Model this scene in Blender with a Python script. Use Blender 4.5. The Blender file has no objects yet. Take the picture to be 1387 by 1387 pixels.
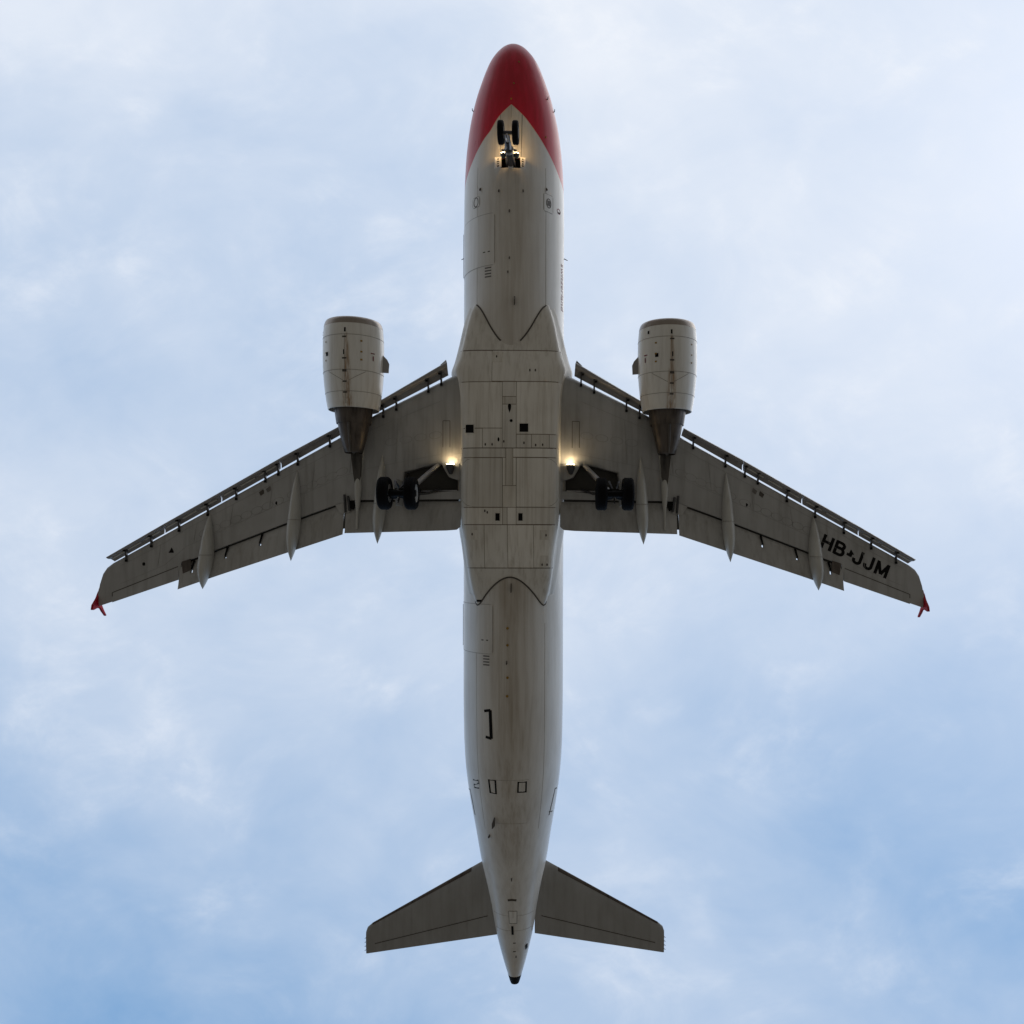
import bpy, bmesh, math, random
from mathutils import Vector, Matrix
random.seed(7)
sc = bpy.context.scene
COL = sc.collection
R = math.radians
H = 32.9                     # height of the fuselage axis above the ground (m)

# ------------------------------------------------------------------ camera
cam = bpy.data.cameras.new('camera'); camo = bpy.data.objects.new('camera', cam); COL.objects.link(camo)
cam.sensor_fit = 'HORIZONTAL'; cam.sensor_width = 36.0
cam.lens = 27.456
cam.shift_x = -0.0646; cam.shift_y = 0.0435
cam.clip_start = 0.1; cam.clip_end = 20000
rot = Matrix(((-0.99990925, 0.00285304, 0.01316636), (0.00300904, 0.99992533, 0.01184404), (-0.01313158, 0.01188258, -0.99984317)))
camo.matrix_world = Matrix.Translation((-2.160, -19.514, -31.223 + H)) @ rot.to_4x4()
sc.camera = camo

# ------------------------------------------------------------------ sky, sun, exposure
SUN_EL, SUN_AZ = R(48), R(-55)      # azimuth measured from +Y (nose) towards +X
world = bpy.data.worlds.new('World'); sc.world = world; world.use_nodes = True
wn = world.node_tree; wn.nodes.clear()
def N(nt, t, **kw):
    n = nt.nodes.new(t)
    for k, v in kw.items():
        if k == 'inp':
            for i, x in v.items(): n.inputs[i].default_value = x
        else: setattr(n, k, v)
    return n
def L(nt, a, b): nt.links.new(a, b)
def mathn(nt, op, a, b=None, c=None, clamp=False):
    n = nt.nodes.new('ShaderNodeMath'); n.operation = op; n.use_clamp = clamp
    for i, x in enumerate((a, b, c)):
        if x is None: continue
        if isinstance(x, (int, float)): n.inputs[i].default_value = x
        else: nt.links.new(x, n.inputs[i])
    return n.outputs[0]
def mapr(nt, v, a, b, c=0.0, d=1.0, smooth=True):
    n = nt.nodes.new('ShaderNodeMapRange'); n.interpolation_type = 'SMOOTHSTEP' if smooth else 'LINEAR'
    nt.links.new(v, n.inputs[0])
    for i, x in zip((1, 2, 3, 4), (a, b, c, d)): n.inputs[i].default_value = x
    return n.outputs[0]
def mixc(nt, f, a, b, mode='MIX'):
    n = nt.nodes.new('ShaderNodeMix'); n.data_type = 'RGBA'; n.blend_type = mode
    if isinstance(f, (int, float)): n.inputs[0].default_value = f
    else: nt.links.new(f, n.inputs[0])
    for i, x in ((6, a), (7, b)):
        if isinstance(x, tuple): n.inputs[i].default_value = (*x[:3], 1)
        else: nt.links.new(x, n.inputs[i])
    return n.outputs[2]
sky = N(wn, 'ShaderNodeTexSky', sky_type='NISHITA', sun_disc=False, sun_elevation=SUN_EL, sun_rotation=SUN_AZ, air_density=1.0, dust_density=1.2, ozone_density=1.0)
tc = N(wn, 'ShaderNodeTexCoord')
sep = N(wn, 'ShaderNodeSeparateXYZ'); L(wn, tc.outputs['Generated'], sep.inputs[0])
zz = mathn(wn, 'MAXIMUM', sep.outputs[2], 0.06)
px_ = mathn(wn, 'DIVIDE', sep.outputs[0], zz); py_ = mathn(wn, 'DIVIDE', sep.outputs[1], zz)
cmb = N(wn, 'ShaderNodeCombineXYZ'); L(wn, px_, cmb.inputs[0]); L(wn, py_, cmb.inputs[1])
def wnoise(scale, loc, detail, rough, dist):
    m = N(wn, 'ShaderNodeMapping'); m.inputs[1].default_value = loc; m.inputs[3].default_value = scale; m.inputs[2].default_value = (0, 0, R(24))
    L(wn, cmb.outputs[0], m.inputs[0])
    n = N(wn, 'ShaderNodeTexNoise', inp={'Scale': 1.0, 'Detail': detail, 'Roughness': rough, 'Distortion': dist}); L(wn, m.outputs[0], n.inputs[0]); return n.outputs[0]
n1 = wnoise((1.7, 2.1, 1), (4.8, 6.0, 19.6), 5, 0.5, 0.3)
n2 = wnoise((4.6, 6.0, 1), (10.5, 14.8, 13.4), 9, 0.60, 0.5)
n3 = wnoise((0.35, 0.35, 1), (8.3, 11.6, 0.4), 2, 0.5, 0.0)
# a bank of thin cloud thickening towards the nose side of the sky
bank = mathn(wn, 'ADD', mathn(wn, 'MULTIPLY', mapr(wn, py_, -0.75, 0.85, -0.5, 0.5, False), 0.80), mathn(wn, 'MULTIPLY', mapr(wn, px_, -0.7, 0.7, 0.5, -0.5, False), 0.08))
d = mathn(wn, 'ADD', mathn(wn, 'MULTIPLY', n1, 1.05), mathn(wn, 'MULTIPLY', n2, 0.42))
d = mathn(wn, 'ADD', d, mathn(wn, 'MULTIPLY', n3, 0.25))
n4 = wnoise((9.0, 13.0, 1), (6.0, 0.6, 17.3), 10, 0.60, 0.35)
wisp = mathn(wn, 'MULTIPLY', mapr(wn, n4, 0.42, 0.80, 0.0, 1.0), mapr(wn, n2, 0.42, 0.68, 0.04, 0.27))
n5 = wnoise((3.4, 3.9, 1), (9.5, 14.4, 17.6), 8, 0.55, 0.2)
puff = mathn(wn, 'MULTIPLY', mapr(wn, n5, 0.585, 0.78, 0.0, 1.0), 0.26)
d = mathn(wn, 'ADD', mathn(wn, 'ADD', d, bank), mathn(wn, 'ADD', wisp, puff))
cover = mapr(wn, d, 0.34, 1.46, 0.0, 1.0, False)
skyc = N(wn, 'ShaderNodeVectorMath', operation='MULTIPLY'); L(wn, sky.outputs[0], skyc.inputs[0]); skyc.inputs[1].default_value = (0.11, 0.11, 0.11)
hazec = mixc(wn, 0.7, skyc.outputs[0], (0.30, 0.53, 0.86))
cloudc = mixc(wn, cover, hazec, (0.88, 0.918, 0.985))
bg = N(wn, 'ShaderNodeBackground'); L(wn, cloudc, bg.inputs[0]); bg.inputs[1].default_value = 1.0
wo = N(wn, 'ShaderNodeOutputWorld'); L(wn, bg.outputs[0], wo.inputs[0])

sun = bpy.data.lights.new('sun', 'SUN'); sun.energy = 0.55; sun.angle = R(50); sun.color = (1.0, 0.95, 0.88)
suno = bpy.data.objects.new('sun', sun); COL.objects.link(suno)
sd = Vector((math.sin(SUN_AZ) * math.cos(SUN_EL), math.cos(SUN_AZ) * math.cos(SUN_EL), math.sin(SUN_EL)))
suno.rotation_euler = sd.to_track_quat('Z', 'Y').to_euler(); suno.location = (0, 0, 120)
vs = sc.view_settings; vs.view_transform = 'Standard'; vs.look = 'None'; vs.exposure = 0.0; vs.gamma = 1.0; vs.use_curve_mapping = False

# ------------------------------------------------------------------ materials
def newmat(name):
    m = bpy.data.materials.new(name); m.use_nodes = True; nt = m.node_tree
    b = nt.nodes['Principled BSDF']; return m, nt, b
def objnoise(nt, scale, detail=4, rough=.55, dist=0.0, loc=(0, 0, 0)):
    t = N(nt, 'ShaderNodeTexCoord'); m = N(nt, 'ShaderNodeMapping'); m.inputs[3].default_value = scale; m.inputs[1].default_value = loc
    L(nt, t.outputs['Object'], m.inputs[0])
    n = N(nt, 'ShaderNodeTexNoise', inp={'Scale': 1.0, 'Detail': detail, 'Roughness': rough, 'Distortion': dist}); L(nt, m.outputs[0], n.inputs[0]); return n.outputs[0]
def simple(name, col, rough=.5, metal=0.0, var=.12, vscale=6.0, coat=0.0, spec=.5):
    m, nt, b = newmat(name)
    n = objnoise(nt, (vscale,) * 3)
    c = mixc(nt, mapr(nt, n, .3, .7), tuple(x * (1 - var) for x in col), tuple(min(1, x * (1 + var)) for x in col))
    L(nt, c, b.inputs['Base Color']); b.inputs['Roughness'].default_value = rough; b.inputs['Metallic'].default_value = metal
    b.inputs['Coat Weight'].default_value = coat; b.inputs['Coat Roughness'].default_value = .15; b.inputs['Specular IOR Level'].default_value = spec
    return m
def dirty(name, col, dirt=(.27, .22, .15), amount=.5, rough=.34, streak=(5, .35, 5), coat=.25, blot=.25, big=(.9, .45, .9), vary=0.0):
    m, nt, b = newmat(name)
    s = objnoise(nt, streak, 6, .6); k = objnoise(nt, big, 4, .55, .4, (3, 1, 2))
    f = mathn(nt, 'MULTIPLY', mapr(nt, s, .42, .78), amount)
    f2 = mathn(nt, 'MULTIPLY', mapr(nt, k, .35, .75), blot)
    f = mathn(nt, 'ADD', f, f2, clamp=True)
    c = mixc(nt, f, col, dirt)
    if vary:
        oi = N(nt, 'ShaderNodeObjectInfo'); sc_ = N(nt, 'ShaderNodeVectorMath', operation='SCALE'); L(nt, c, sc_.inputs[0]); L(nt, mapr(nt, oi.outputs['Random'], 0, 1, 1 - vary * 1.2, 1 + vary * .6, False), sc_.inputs['Scale']); c = sc_.outputs[0]
    L(nt, c, b.inputs['Base Color'])
    L(nt, mathn(nt, 'ADD', mathn(nt, 'MULTIPLY', f, .3), rough), b.inputs['Roughness'])
    b.inputs['Coat Weight'].default_value = coat; b.inputs['Coat Roughness'].default_value = .12
    bp = N(nt, 'ShaderNodeBump', inp={'Strength': .12, 'Distance': .02}); L(nt, k, bp.inputs['Height']); L(nt, bp.outputs[0], b.inputs['Normal'])
    return m
M = {}
M['white'] = dirty('white_paint', (.74, .735, .70), amount=.32, blot=.16)
M['panel'] = dirty('belly_panel_paint', (.80, .775, .71), amount=.40, blot=.22, coat=.12, rough=.4, streak=(7, .16, 7), vary=.10)
M['panel2'] = dirty('belly_panel_paint_worn', (.70, .67, .60), amount=.42, blot=.22, coat=.12, rough=.42, streak=(8, .2, 8), vary=.10)
M['wing'] = dirty('grey_wing_paint', (.43, .435, .435), amount=.36, dirt=(.16, .152, .136), blot=.3, coat=.05, rough=.45, streak=(4, .3, 4))
M['flap'] = dirty('grey_flap_paint', (.44, .44, .43), amount=.38, dirt=(.16, .145, .12), blot=.3, coat=.05, rough=.45, streak=(6, .4, 6))
M['canoe'] = dirty('pale_fairing_paint', (.52, .52, .49), amount=.3, dirt=(.2, .18, .14), blot=.2, coat=.1, rough=.38)
M['slat'] = dirty('slat_paint', (.30, .295, .295), amount=.3, dirt=(.14, .12, .11), blot=.25, coat=.1, rough=.38)
M['stab'] = dirty('stabiliser_paint', (.33, .33, .325), amount=.25, dirt=(.13, .12, .1), blot=.25, coat=.05, rough=.45)
M['seam'] = simple('seam_sealant', (.075, .066, .055), .7)
M['door'] = simple('white_door_paint', (.80, .80, .78), .4)
M['lap'] = simple('lap_joint_paint', (.40, .38, .345), .5)
M['seam2'] = simple('joint_line', (.16, .13, .10), .7)
M['bed'] = simple('joint_sealant', (.22, .18, .135), .7)
M['faint'] = simple('faint_seam', (.26, .24, .21), .6)
M['black'] = simple('black_paint', (.006, .006, .006), .6, spec=.1)
M['rubber'] = simple('tyre_rubber', (.007, .007, .008), .75, vscale=20, spec=.06)
M['well'] = simple('recess_shade', (.05, .048, .042), .7)  # dark tone carries the shade inside wheel wells and flap cove
M['metal'] = simple('grey_steel', (.42, .42, .43), .35, .8)
M['dmetal'] = simple('dark_gear_metal', (.07, .07, .075), .42, .5)
M['chrome'] = simple('chrome_piston', (.8, .8, .8), .12, 1.0)
M['lip'] = dirty('bare_inlet_lip', (.33, .295, .265), amount=.3, dirt=(.2, .15, .11), rough=.3, coat=0, blot=.3)
M['lip'].node_tree.nodes['Principled BSDF'].inputs['Metallic'].default_value = .75
M['core'] = dirty('heat_stained_core', (.13, .112, .098), dirt=(.05, .04, .035), amount=.8, rough=.36, coat=0, blot=.5, big=(2, 1, 2))
M['core'].node_tree.nodes['Principled BSDF'].inputs['Metallic'].default_value = .7
M['hot'] = dirty('soot_and_shade', (.10, .09, .08), dirt=(.02, .018, .016), amount=.8, rough=.45, coat=0, blot=.5)  # soot on the plug; also colours the core reflection and pylon shade
M['red'] = simple('red_paint', (.34, .004, .014), .5, var=.15, coat=.0, spec=.15)
M['rim'] = simple('wheel_rim', (.36, .36, .35), .4, .3)
M['yellow'] = simple('yellow_mark', (.30, .18, .035), .5)
M['redtext'] = simple('dark_red_lettering', (.16, .012, .03), .5)
M['stencil'] = simple('grey_stencil', (.16, .15, .14), .6)
def emit(name, col, s):
    m, nt, b = newmat(name); b.inputs['Base Color'].default_value = (*col, 1); b.inputs['Emission Color'].default_value = (*col, 1); b.inputs['Emission Strength'].default_value = s
    b.inputs['Roughness'].default_value = .1
    return m
M['lamp'] = emit('lit_lamp_lens', (1.0, .78, .46), 30)

# fuselage paint: red nose, white belly tongue, grime along the keel
def fuselage_mat():
    m, nt, b = newmat('fuselage_paint')
    at = N(nt, 'ShaderNodeAttribute', attribute_name='paint'); ph = N(nt, 'ShaderNodeAttribute', attribute_name='phi')
    s = objnoise(nt, (6, .3, 6), 6, .6); s2 = objnoise(nt, (14, .12, 14), 4, .6, 0, (2, 4, 1)); k = objnoise(nt, (.8, .35, .8), 4, .55, .4, (3, 1, 2))
    keel = mapr(nt, ph.outputs['Fac'], .80, .0)
    ty = N(nt, 'ShaderNodeTexCoord'); sy = N(nt, 'ShaderNodeSeparateXYZ'); L(nt, ty.outputs['Object'], sy.inputs[0])
    keel = mathn(nt, 'MULTIPLY', keel, mathn(nt, 'MULTIPLY', mapr(nt, sy.outputs[1], -8, -21, .55, 1.2), mapr(nt, sy.outputs[1], -34, -30, .5, 1.0)))
    f = mathn(nt, 'MULTIPLY', mapr(nt, s, .35, .75), mathn(nt, 'ADD', mathn(nt, 'MULTIPLY', keel, .13), .14))
    f = mathn(nt, 'ADD', f, mathn(nt, 'MULTIPLY', mapr(nt, s2, .45, .8), mathn(nt, 'MULTIPLY', keel, .12)))
    f = mathn(nt, 'ADD', f, mathn(nt, 'MULTIPLY', mapr(nt, k, .35, .75), .16), clamp=True)
    f = mathn(nt, 'ADD', f, mathn(nt, 'MULTIPLY', keel, .22), clamp=True)
    white = mixc(nt, f, (.75, .735, .695), (.25, .19, .12))
    red = mixc(nt, mapr(nt, s, .35, .7), (.46, .003, .022), (.56, .006, .034))
    red = mixc(nt, mapr(nt, at.outputs['Fac'], .0, .022), (.70, .50, .42), red)
    red_edge = mapr(nt, at.outputs['Fac'], -.004, .004)
    c = mixc(nt, red_edge, white, red); L(nt, c, b.inputs['Base Color'])
    L(nt, mathn(nt, 'ADD', mathn(nt, 'MULTIPLY', f, .3), .27), b.inputs['Roughness'])
    b.inputs['Coat Weight'].default_value = .10; b.inputs['Coat Roughness'].default_value = .15; b.inputs['Specular IOR Level'].default_value = .36
    # skin panels ripple very slightly between frames
    t = N(nt, 'ShaderNodeTexCoord'); mp = N(nt, 'ShaderNodeMapping'); mp.inputs[3].default_value = (1, 1, 1); L(nt, t.outputs['Object'], mp.inputs[0])
    w = N(nt, 'ShaderNodeTexWave', wave_type='BANDS', bands_direction='Y', inp={'Scale': .59, 'Distortion': 1.5, 'Detail': 2}); L(nt, mp.outputs[0], w.inputs[0])
    hh = mathn(nt, 'ADD', mathn(nt, 'MULTIPLY', w.outputs['Fac'], .25), k)
    bp = N(nt, 'ShaderNodeBump', inp={'Strength': .12, 'Distance': .02}); L(nt, hh, bp.inputs['Height']); L(nt, bp.outputs[0], b.inputs['Normal'])
    return m
M['fuselage'] = fuselage_mat()
def nacelle_mat():
    m, nt, b = newmat('nacelle_paint')
    t = N(nt, 'ShaderNodeTexCoord'); sp = N(nt, 'ShaderNodeSeparateXYZ'); L(nt, t.outputs['Object'], sp.inputs[0])
    oi = N(nt, 'ShaderNodeObjectInfo'); rw = mathn(nt, 'MULTIPLY', oi.outputs['Random'], 37.0)
    def n4(scale, detail, rough):
        mp = N(nt, 'ShaderNodeMapping'); mp.inputs[3].default_value = scale; L(nt, t.outputs['Object'], mp.inputs[0])
        n = N(nt, 'ShaderNodeTexNoise', noise_dimensions='4D', inp={'Scale': 1.0, 'Detail': detail, 'Roughness': rough}); L(nt, mp.outputs[0], n.inputs['Vector']); L(nt, rw, n.inputs['W']); return n.outputs[0]
    wob = n4((6, .9, 6), 4, .6)
    xs = mathn(nt, 'ABSOLUTE', mathn(nt, 'ADD', sp.outputs[0], mathn(nt, 'ADD', mathn(nt, 'MULTIPLY', wob, .14), -.03)))
    wide = mapr(nt, sp.outputs[1], -.7, -3.2, .08, .28, False)
    band = mathn(nt, 'SUBTRACT', 1.0, mathn(nt, 'DIVIDE', xs, wide), clamp=True)
    band = mathn(nt, 'MULTIPLY', mapr(nt, band, 0, .8), mapr(nt, sp.outputs[1], -.55, -.75))
    band = mathn(nt, 'MULTIPLY', band, mapr(nt, sp.outputs[2], -.2, -.6))
    st = mapr(nt, n4((13, 1.3, 13), 6, .65), .34, .62)
    band = mathn(nt, 'MULTIPLY', mathn(nt, 'MULTIPLY', band, st), .8)
    s = n4((6, .5, 6), 6, .6)
    c = mixc(nt, mathn(nt, 'MULTIPLY', mapr(nt, s, .42, .75), .3), (.77, .76, .715), (.33, .28, .21))
    c = mixc(nt, band, c, (.25, .115, .018)); L(nt, c, b.inputs['Base Color'])
    b.inputs['Roughness'].default_value = .33; b.inputs['Coat Weight'].default_value = .3; b.inputs['Coat Roughness'].default_value = .12
    return m
M['nacelle'] = nacelle_mat()

# ------------------------------------------------------------------ mesh helpers
def obj(name, verts, faces, mat, parent=None, smooth=35, side=1, attrs=None, recalc=True, loc=None):
    me = bpy.data.meshes.new(name)
    if side < 0:
        verts = [(-v[0], v[1], v[2]) for v in verts]; faces = [tuple(reversed(f)) for f in faces]
    me.from_pydata([tuple(v) for v in verts], [], [tuple(f) for f in faces])
    if recalc:
        bm = bmesh.new(); bm.from_mesh(me); bmesh.ops.recalc_face_normals(bm, faces=bm.faces); bm.to_mesh(me); bm.free()
    if attrs:
        for k, vals in attrs.items():
            a = me.attributes.new(k, 'FLOAT', 'POINT'); a.data.foreach_set('value', vals)
    me.materials.append(M[mat])
    if smooth:
        me.polygons.foreach_set('use_smooth', [True] * len(me.polygons)); me.set_sharp_from_angle(angle=R(smooth))
    me.update()
    o = bpy.data.objects.new(name, me); COL.objects.link(o)
    if parent is not None: o.parent = parent
    if loc: o.location = loc
    return o
def empty(name, parent=None, loc=(0, 0, 0)):
    o = bpy.data.objects.new(name, None); COL.objects.link(o); o.location = loc; o.empty_display_size = .3
    if parent is not None: o.parent = parent
    return o
def loft(rings, cap=True, closed=True):
    n = len(rings[0]); v = [p for r in rings for p in r]; f = []
    for i in range(len(rings) - 1):
        for j in range(n if closed else n - 1):
            k = (j + 1) % n; f.append((i * n + j, i * n + k, (i + 1) * n + k, (i + 1) * n + j))
    if cap and closed:
        f.append(tuple(range(n))); f.append(tuple((len(rings) - 1) * n + j for j in range(n)))
    return v, f
class MB:
    def __init__(s): s.v = []; s.f = []
    def add(s, v, f):
        o = len(s.v); s.v += [tuple(p) for p in v]; s.f += [tuple(i + o for i in q) for q in f]; return s
    def box(s, c, d, rot=None):
        hx, hy, hz = (x / 2 for x in d)
        P = [Vector((x, y, z)) for x in (-hx, hx) for y in (-hy, hy) for z in (-hz, hz)]
        if rot is not None: P = [rot @ p for p in P]
        return s.add([p + Vector(c) for p in P], [(0, 1, 3, 2), (4, 6, 7, 5), (0, 4, 5, 1), (2, 3, 7, 6), (0, 2, 6, 4), (1, 5, 7, 3)])
    def tube(s, pts, r, n=10):
        pts = [Vector(p) for p in pts]; rr = r if isinstance(r, (list, tuple)) else [r] * len(pts); rings = []
        for i, p in enumerate(pts):
            t = (pts[min(i + 1, len(pts) - 1)] - pts[max(i - 1, 0)]).normalized()
            a = Vector((0, 0, 1)) if abs(t.z) < .9 else Vector((1, 0, 0)); u = t.cross(a).normalized(); w = t.cross(u)
            rings.append([p + (u * math.cos(2 * math.pi * k / n) + w * math.sin(2 * math.pi * k / n)) * rr[i] for k in range(n)])
        return s.add(*loft(rings))
    def prism(s, poly, axis, a, b):     # poly in the two other axes
        def P(q, t):
            return {'z': (q[0], q[1], t), 'x': (t, q[0], q[1]), 'y': (q[0], t, q[1])}[axis]
        n = len(poly); v = [P(q, a) for q in poly] + [P(q, b) for q in poly]
        f = [tuple(range(n)), tuple(range(n, 2 * n))] + [(i, (i + 1) % n, n + (i + 1) % n, n + i) for i in range(n)]
        return s.add(v, f)
    def slab(s, poly, th):              # 3-D polygon given thickness along z
        n = len(poly); v = [tuple(p) for p in poly] + [(p[0], p[1], p[2] + th) for p in poly]
        f = [tuple(range(n)), tuple(range(n, 2 * n))] + [(i, (i + 1) % n, n + (i + 1) % n, n + i) for i in range(n)]
        return s.add(v, f)
    def build(s, name, mat, parent=None, side=1, smooth=35, loc=None): return obj(name, s.v, s.f, mat, parent, smooth, side, loc=loc)
def lathe(prof, n=64, axis='y', cx=0, cz=0):
    """prof: list of (y, r)"""
    return [[(cx + r * math.sin(2 * math.pi * k / n), y, cz - r * math.cos(2 * math.pi * k / n)) for k in range(n)] for y, r in prof]

#GEO0
def pchip(tab, x, col):
    n = len(tab)
    if x <= tab[0][0]: return tab[0][col]
    if x >= tab[-1][0]: return tab[-1][col]
    i = 0
    while tab[i + 1][0] < x: i += 1
    def sl(k): return (tab[k + 1][col] - tab[k][col]) / (tab[k + 1][0] - tab[k][0])
    def tan(k):
        if k == 0: return sl(0)
        if k == n - 1: return sl(n - 2)
        a, b = sl(k - 1), sl(k)
        return 0.0 if a * b <= 0 else 2 * a * b / (a + b)
    x0, x1 = tab[i][0], tab[i + 1][0]; h = x1 - x0; t = (x - x0) / h
    return ((2*t**3 - 3*t**2 + 1) * tab[i][col] + (t**3 - 2*t**2 + t) * h * tan(i) + (-2*t**3 + 3*t**2) * tab[i+1][col] + (t**3 - t**2) * h * tan(i+1))
# station, half width, centre z, bottom z, top z
FUS = [(0, 0, -.55, -.55, -.55), (.02, .13, -.55, -.67, -.43), (.07, .275, -.55, -.80, -.30), (.28, .57, -.53, -1.05, -.02), (.70, .91, -.48, -1.30, .26), (1.13, 1.118, -.43, -1.45, .50),
       (1.56, 1.29, -.37, -1.55, .78), (1.99, 1.445, -.32, -1.64, 1.08), (2.42, 1.57, -.27, -1.72, 1.34), (2.86, 1.675, -.22, -1.79, 1.57), (3.3, 1.76, -.17, -1.85, 1.73),
       (3.74, 1.825, -.12, -1.90, 1.84), (4.19, 1.877, -.08, -1.945, 1.92), (4.65, 1.914, -.05, -1.98, 1.98), (5.12, 1.942, -.02, -2.01, 2.02), (6.0, 1.968, 0, -2.05, 2.06), (7, 1.975, 0, -2.07, 2.07),
       (25, 1.975, 0, -2.07, 2.07), (26.9, 1.955, .03, -1.97, 2.07), (27.83, 1.92, .09, -1.84, 2.07), (28.78, 1.838, .17, -1.65, 2.07), (29.77, 1.70, .28, -1.41, 2.06), (30.73, 1.545, .39, -1.14, 2.04), (31.24, 1.466, .45, -1.0, 2.02),
       (32.22, 1.315, .56, -.71, 1.97), (33.2, 1.11, .68, -.41, 1.91), (34.21, .925, .80, -.10, 1.84), (35.22, .775, .92, .20, 1.75), (36.22, .563, 1.04, .52, 1.62), (37.22, .30, 1.15, .86, 1.47), (37.57, .19, 1.19, 1.0, 1.39)]
def fus_prof(s):
    return tuple(pchip(FUS, s, c) for c in (1, 2, 3, 4))
def fus_pt(s, phi, off=0.0):
    a, zc, zb, zt = fus_prof(s); h = (zc - zb) if abs(phi) < math.pi / 2 else (zt - zc)
    return ((a + off) * math.sin(phi), -s, zc - (h + off) * math.cos(phi))
# belly fairing: station, half width, bottom z
FAIR_Z = [(10.098, -1.36), (10.546, -1.70), (11.343, -1.93), (12.074, -2.085), (12.948, -2.27), (13.918, -2.38), (15.005, -2.42), (18.397, -2.42),
          (19.484, -2.33), (20.585, -2.085), (21.315, -1.84), (21.896, -1.60), (22.133, -1.36)]
FAIR_W = [(10.098, 1.50), (10.447, 1.64), (11.019, 1.83), (11.865, 2.028), (12.429, 2.174), (12.880, 2.301), (13.331, 2.16), (14.099, 2.02),
          (15.570, 1.988), (18.368, 1.984), (18.872, 1.956), (19.433, 1.885), (20.330, 1.80), (21.060, 1.68), (21.509, 1.54), (21.902, 1.38), (22.133, 1.25)]
def fair_prof(s):
    w = pchip(FAIR_W, s, 1); a = max(0.0, min(1.0, (s - 12.6) / 1.6)) * max(0.0, min(1.0, (20.3 - s) / 2.2))
    return w + .08 * a, pchip(FAIR_Z, s, 1)
FN = 5.0
def fair_z(s, x):
    w, zb = fair_prof(s); xb = .885 * w; zs = -1.2 + .42 * (zb + 1.2); q = abs(x) / xb
    if q >= 1: return zs + (-1.2 - zs) * min(1.0, (abs(x) - xb) / (w - xb))
    return zs + (zb - zs) * (1 - q ** FN) ** (1 / FN)
#GEO1
def zl(x): return -1.62 + .118 * (abs(x) - 1.95)

# ------------------------------------------------------------------ ground
gm, gnt, gb = newmat('airfield_grass')
g1 = objnoise(gnt, (.05, .05, .05), 6, .6); g2 = objnoise(gnt, (2.5, 2.5, 2.5), 6, .6)
gc = mixc(gnt, mapr(gnt, g1, .35, .65), (.172, .134, .092), (.212, .168, .120))
gc = mixc(gnt, mathn(gnt, 'MULTIPLY', mapr(gnt, g2, .3, .7), .35), gc, (.110, .092, .06)); L(gnt, gc, gb.inputs['Base Color']); gb.inputs['Roughness'].default_value = .9
M['ground'] = gm
G = 6000; gv = []; gf = []; K = 24
for i in range(K + 1):
    for j in range(K + 1):
        x = (i / K * 2 - 1); y = (j / K * 2 - 1)
        gx = G * x * abs(x); gy = G * y * abs(y)
        gv.append((gx, gy, .05 * math.sin(gx * .13) * math.cos(gy * .11) if abs(gx) < 60 and abs(gy) < 60 else 0))
for i in range(K):
    for j in range(K): gf.append((i * (K + 1) + j, (i + 1) * (K + 1) + j, (i + 1) * (K + 1) + j + 1, i * (K + 1) + j + 1))
go = obj('ground', gv, gf, 'ground', None, recalc=False); go['kind'] = 'structure'

# ------------------------------------------------------------------ the airliner
plane = empty('airliner', None, (0, 0, H))
plane['label'] = 'white twin engine airliner with red nose, wheels down, seen from below'; plane['category'] = 'airliner'

# fuselage -----------------------------------------------------------
BAY_S0, BAY_S1 = 5.042, 5.424; BAY_X = .36
PB = [(2.984, -1.235), (3.430, 14.469), (3.960, 25.448), (4.130, 31.160), (4.614, 44.667), (5.008, 55.772), (5.359, 68.693)]
PBR = [(2.984, -1.235), (3.441, -16.043), (3.754, -24.343), (4.122, -34.321), (4.538, -45.317), (4.957, -57.221), (5.313, -69.563), (5.516, -82.210)]
def bound(tab, s):
    t = [(a, abs(b)) for a, b in tab]; t[0] = (t[0][0], 0.0); t = [q for i, q in enumerate(t) if i == 0 or q[0] > t[i - 1][0] + .01]
    if s < t[0][0]: return (s - t[0][0]) * 60
    if s > t[-1][0]: return t[-1][1] + (s - t[-1][0]) * 38
    return pchip(t, s, 1)
ss = []; x = 0.0
for s0, s1, n in ((0, .3, 14), (.3, 2.2, 24), (2.2, BAY_S0, 44), (BAY_S0, BAY_S1, 3), (BAY_S1, 9.5, 50), (9.5, 25, 40), (25, 37.57, 70)):
    for i in range(n): ss.append(s0 + (s1 - s0) * (i / n if s0 else (i / n) ** 2))
ss.append(37.57)
NP = 120
ph0 = math.asin(BAY_X / fus_prof((BAY_S0 + BAY_S1) / 2)[0])
phis = sorted(set([-math.pi + 2 * math.pi * i / NP for i in range(NP)] ))
phis[min(range(NP), key=lambda i: abs(phis[i] + ph0))] = -ph0; phis[min(range(NP), key=lambda i: abs(phis[i] - ph0))] = ph0
rings = []; paint = []; pha = []
for s in ss:
    rings.append([fus_pt(max(s, .0005), p) for p in phis])
    for p in phis:
        b = bound(PB if p > 0 else PBR, s); paint.append((abs(math.degrees(p)) - b) / 90 if s < 14 else -1); pha.append(abs(p))
fv, ff = loft(rings, cap=False)
def inbay(f):
    c = [sum(fv[i][k] for i in f) / 4 for k in range(3)]
    return BAY_S0 < -c[1] < BAY_S1 and abs(c[0]) < BAY_X and c[2] < -1
ff = [f for f in ff if not inbay(f)]
fus = obj('fuselage', fv, ff, 'fuselage', plane, 60, attrs={'paint': paint, 'phi': pha}, recalc=False)
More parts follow.
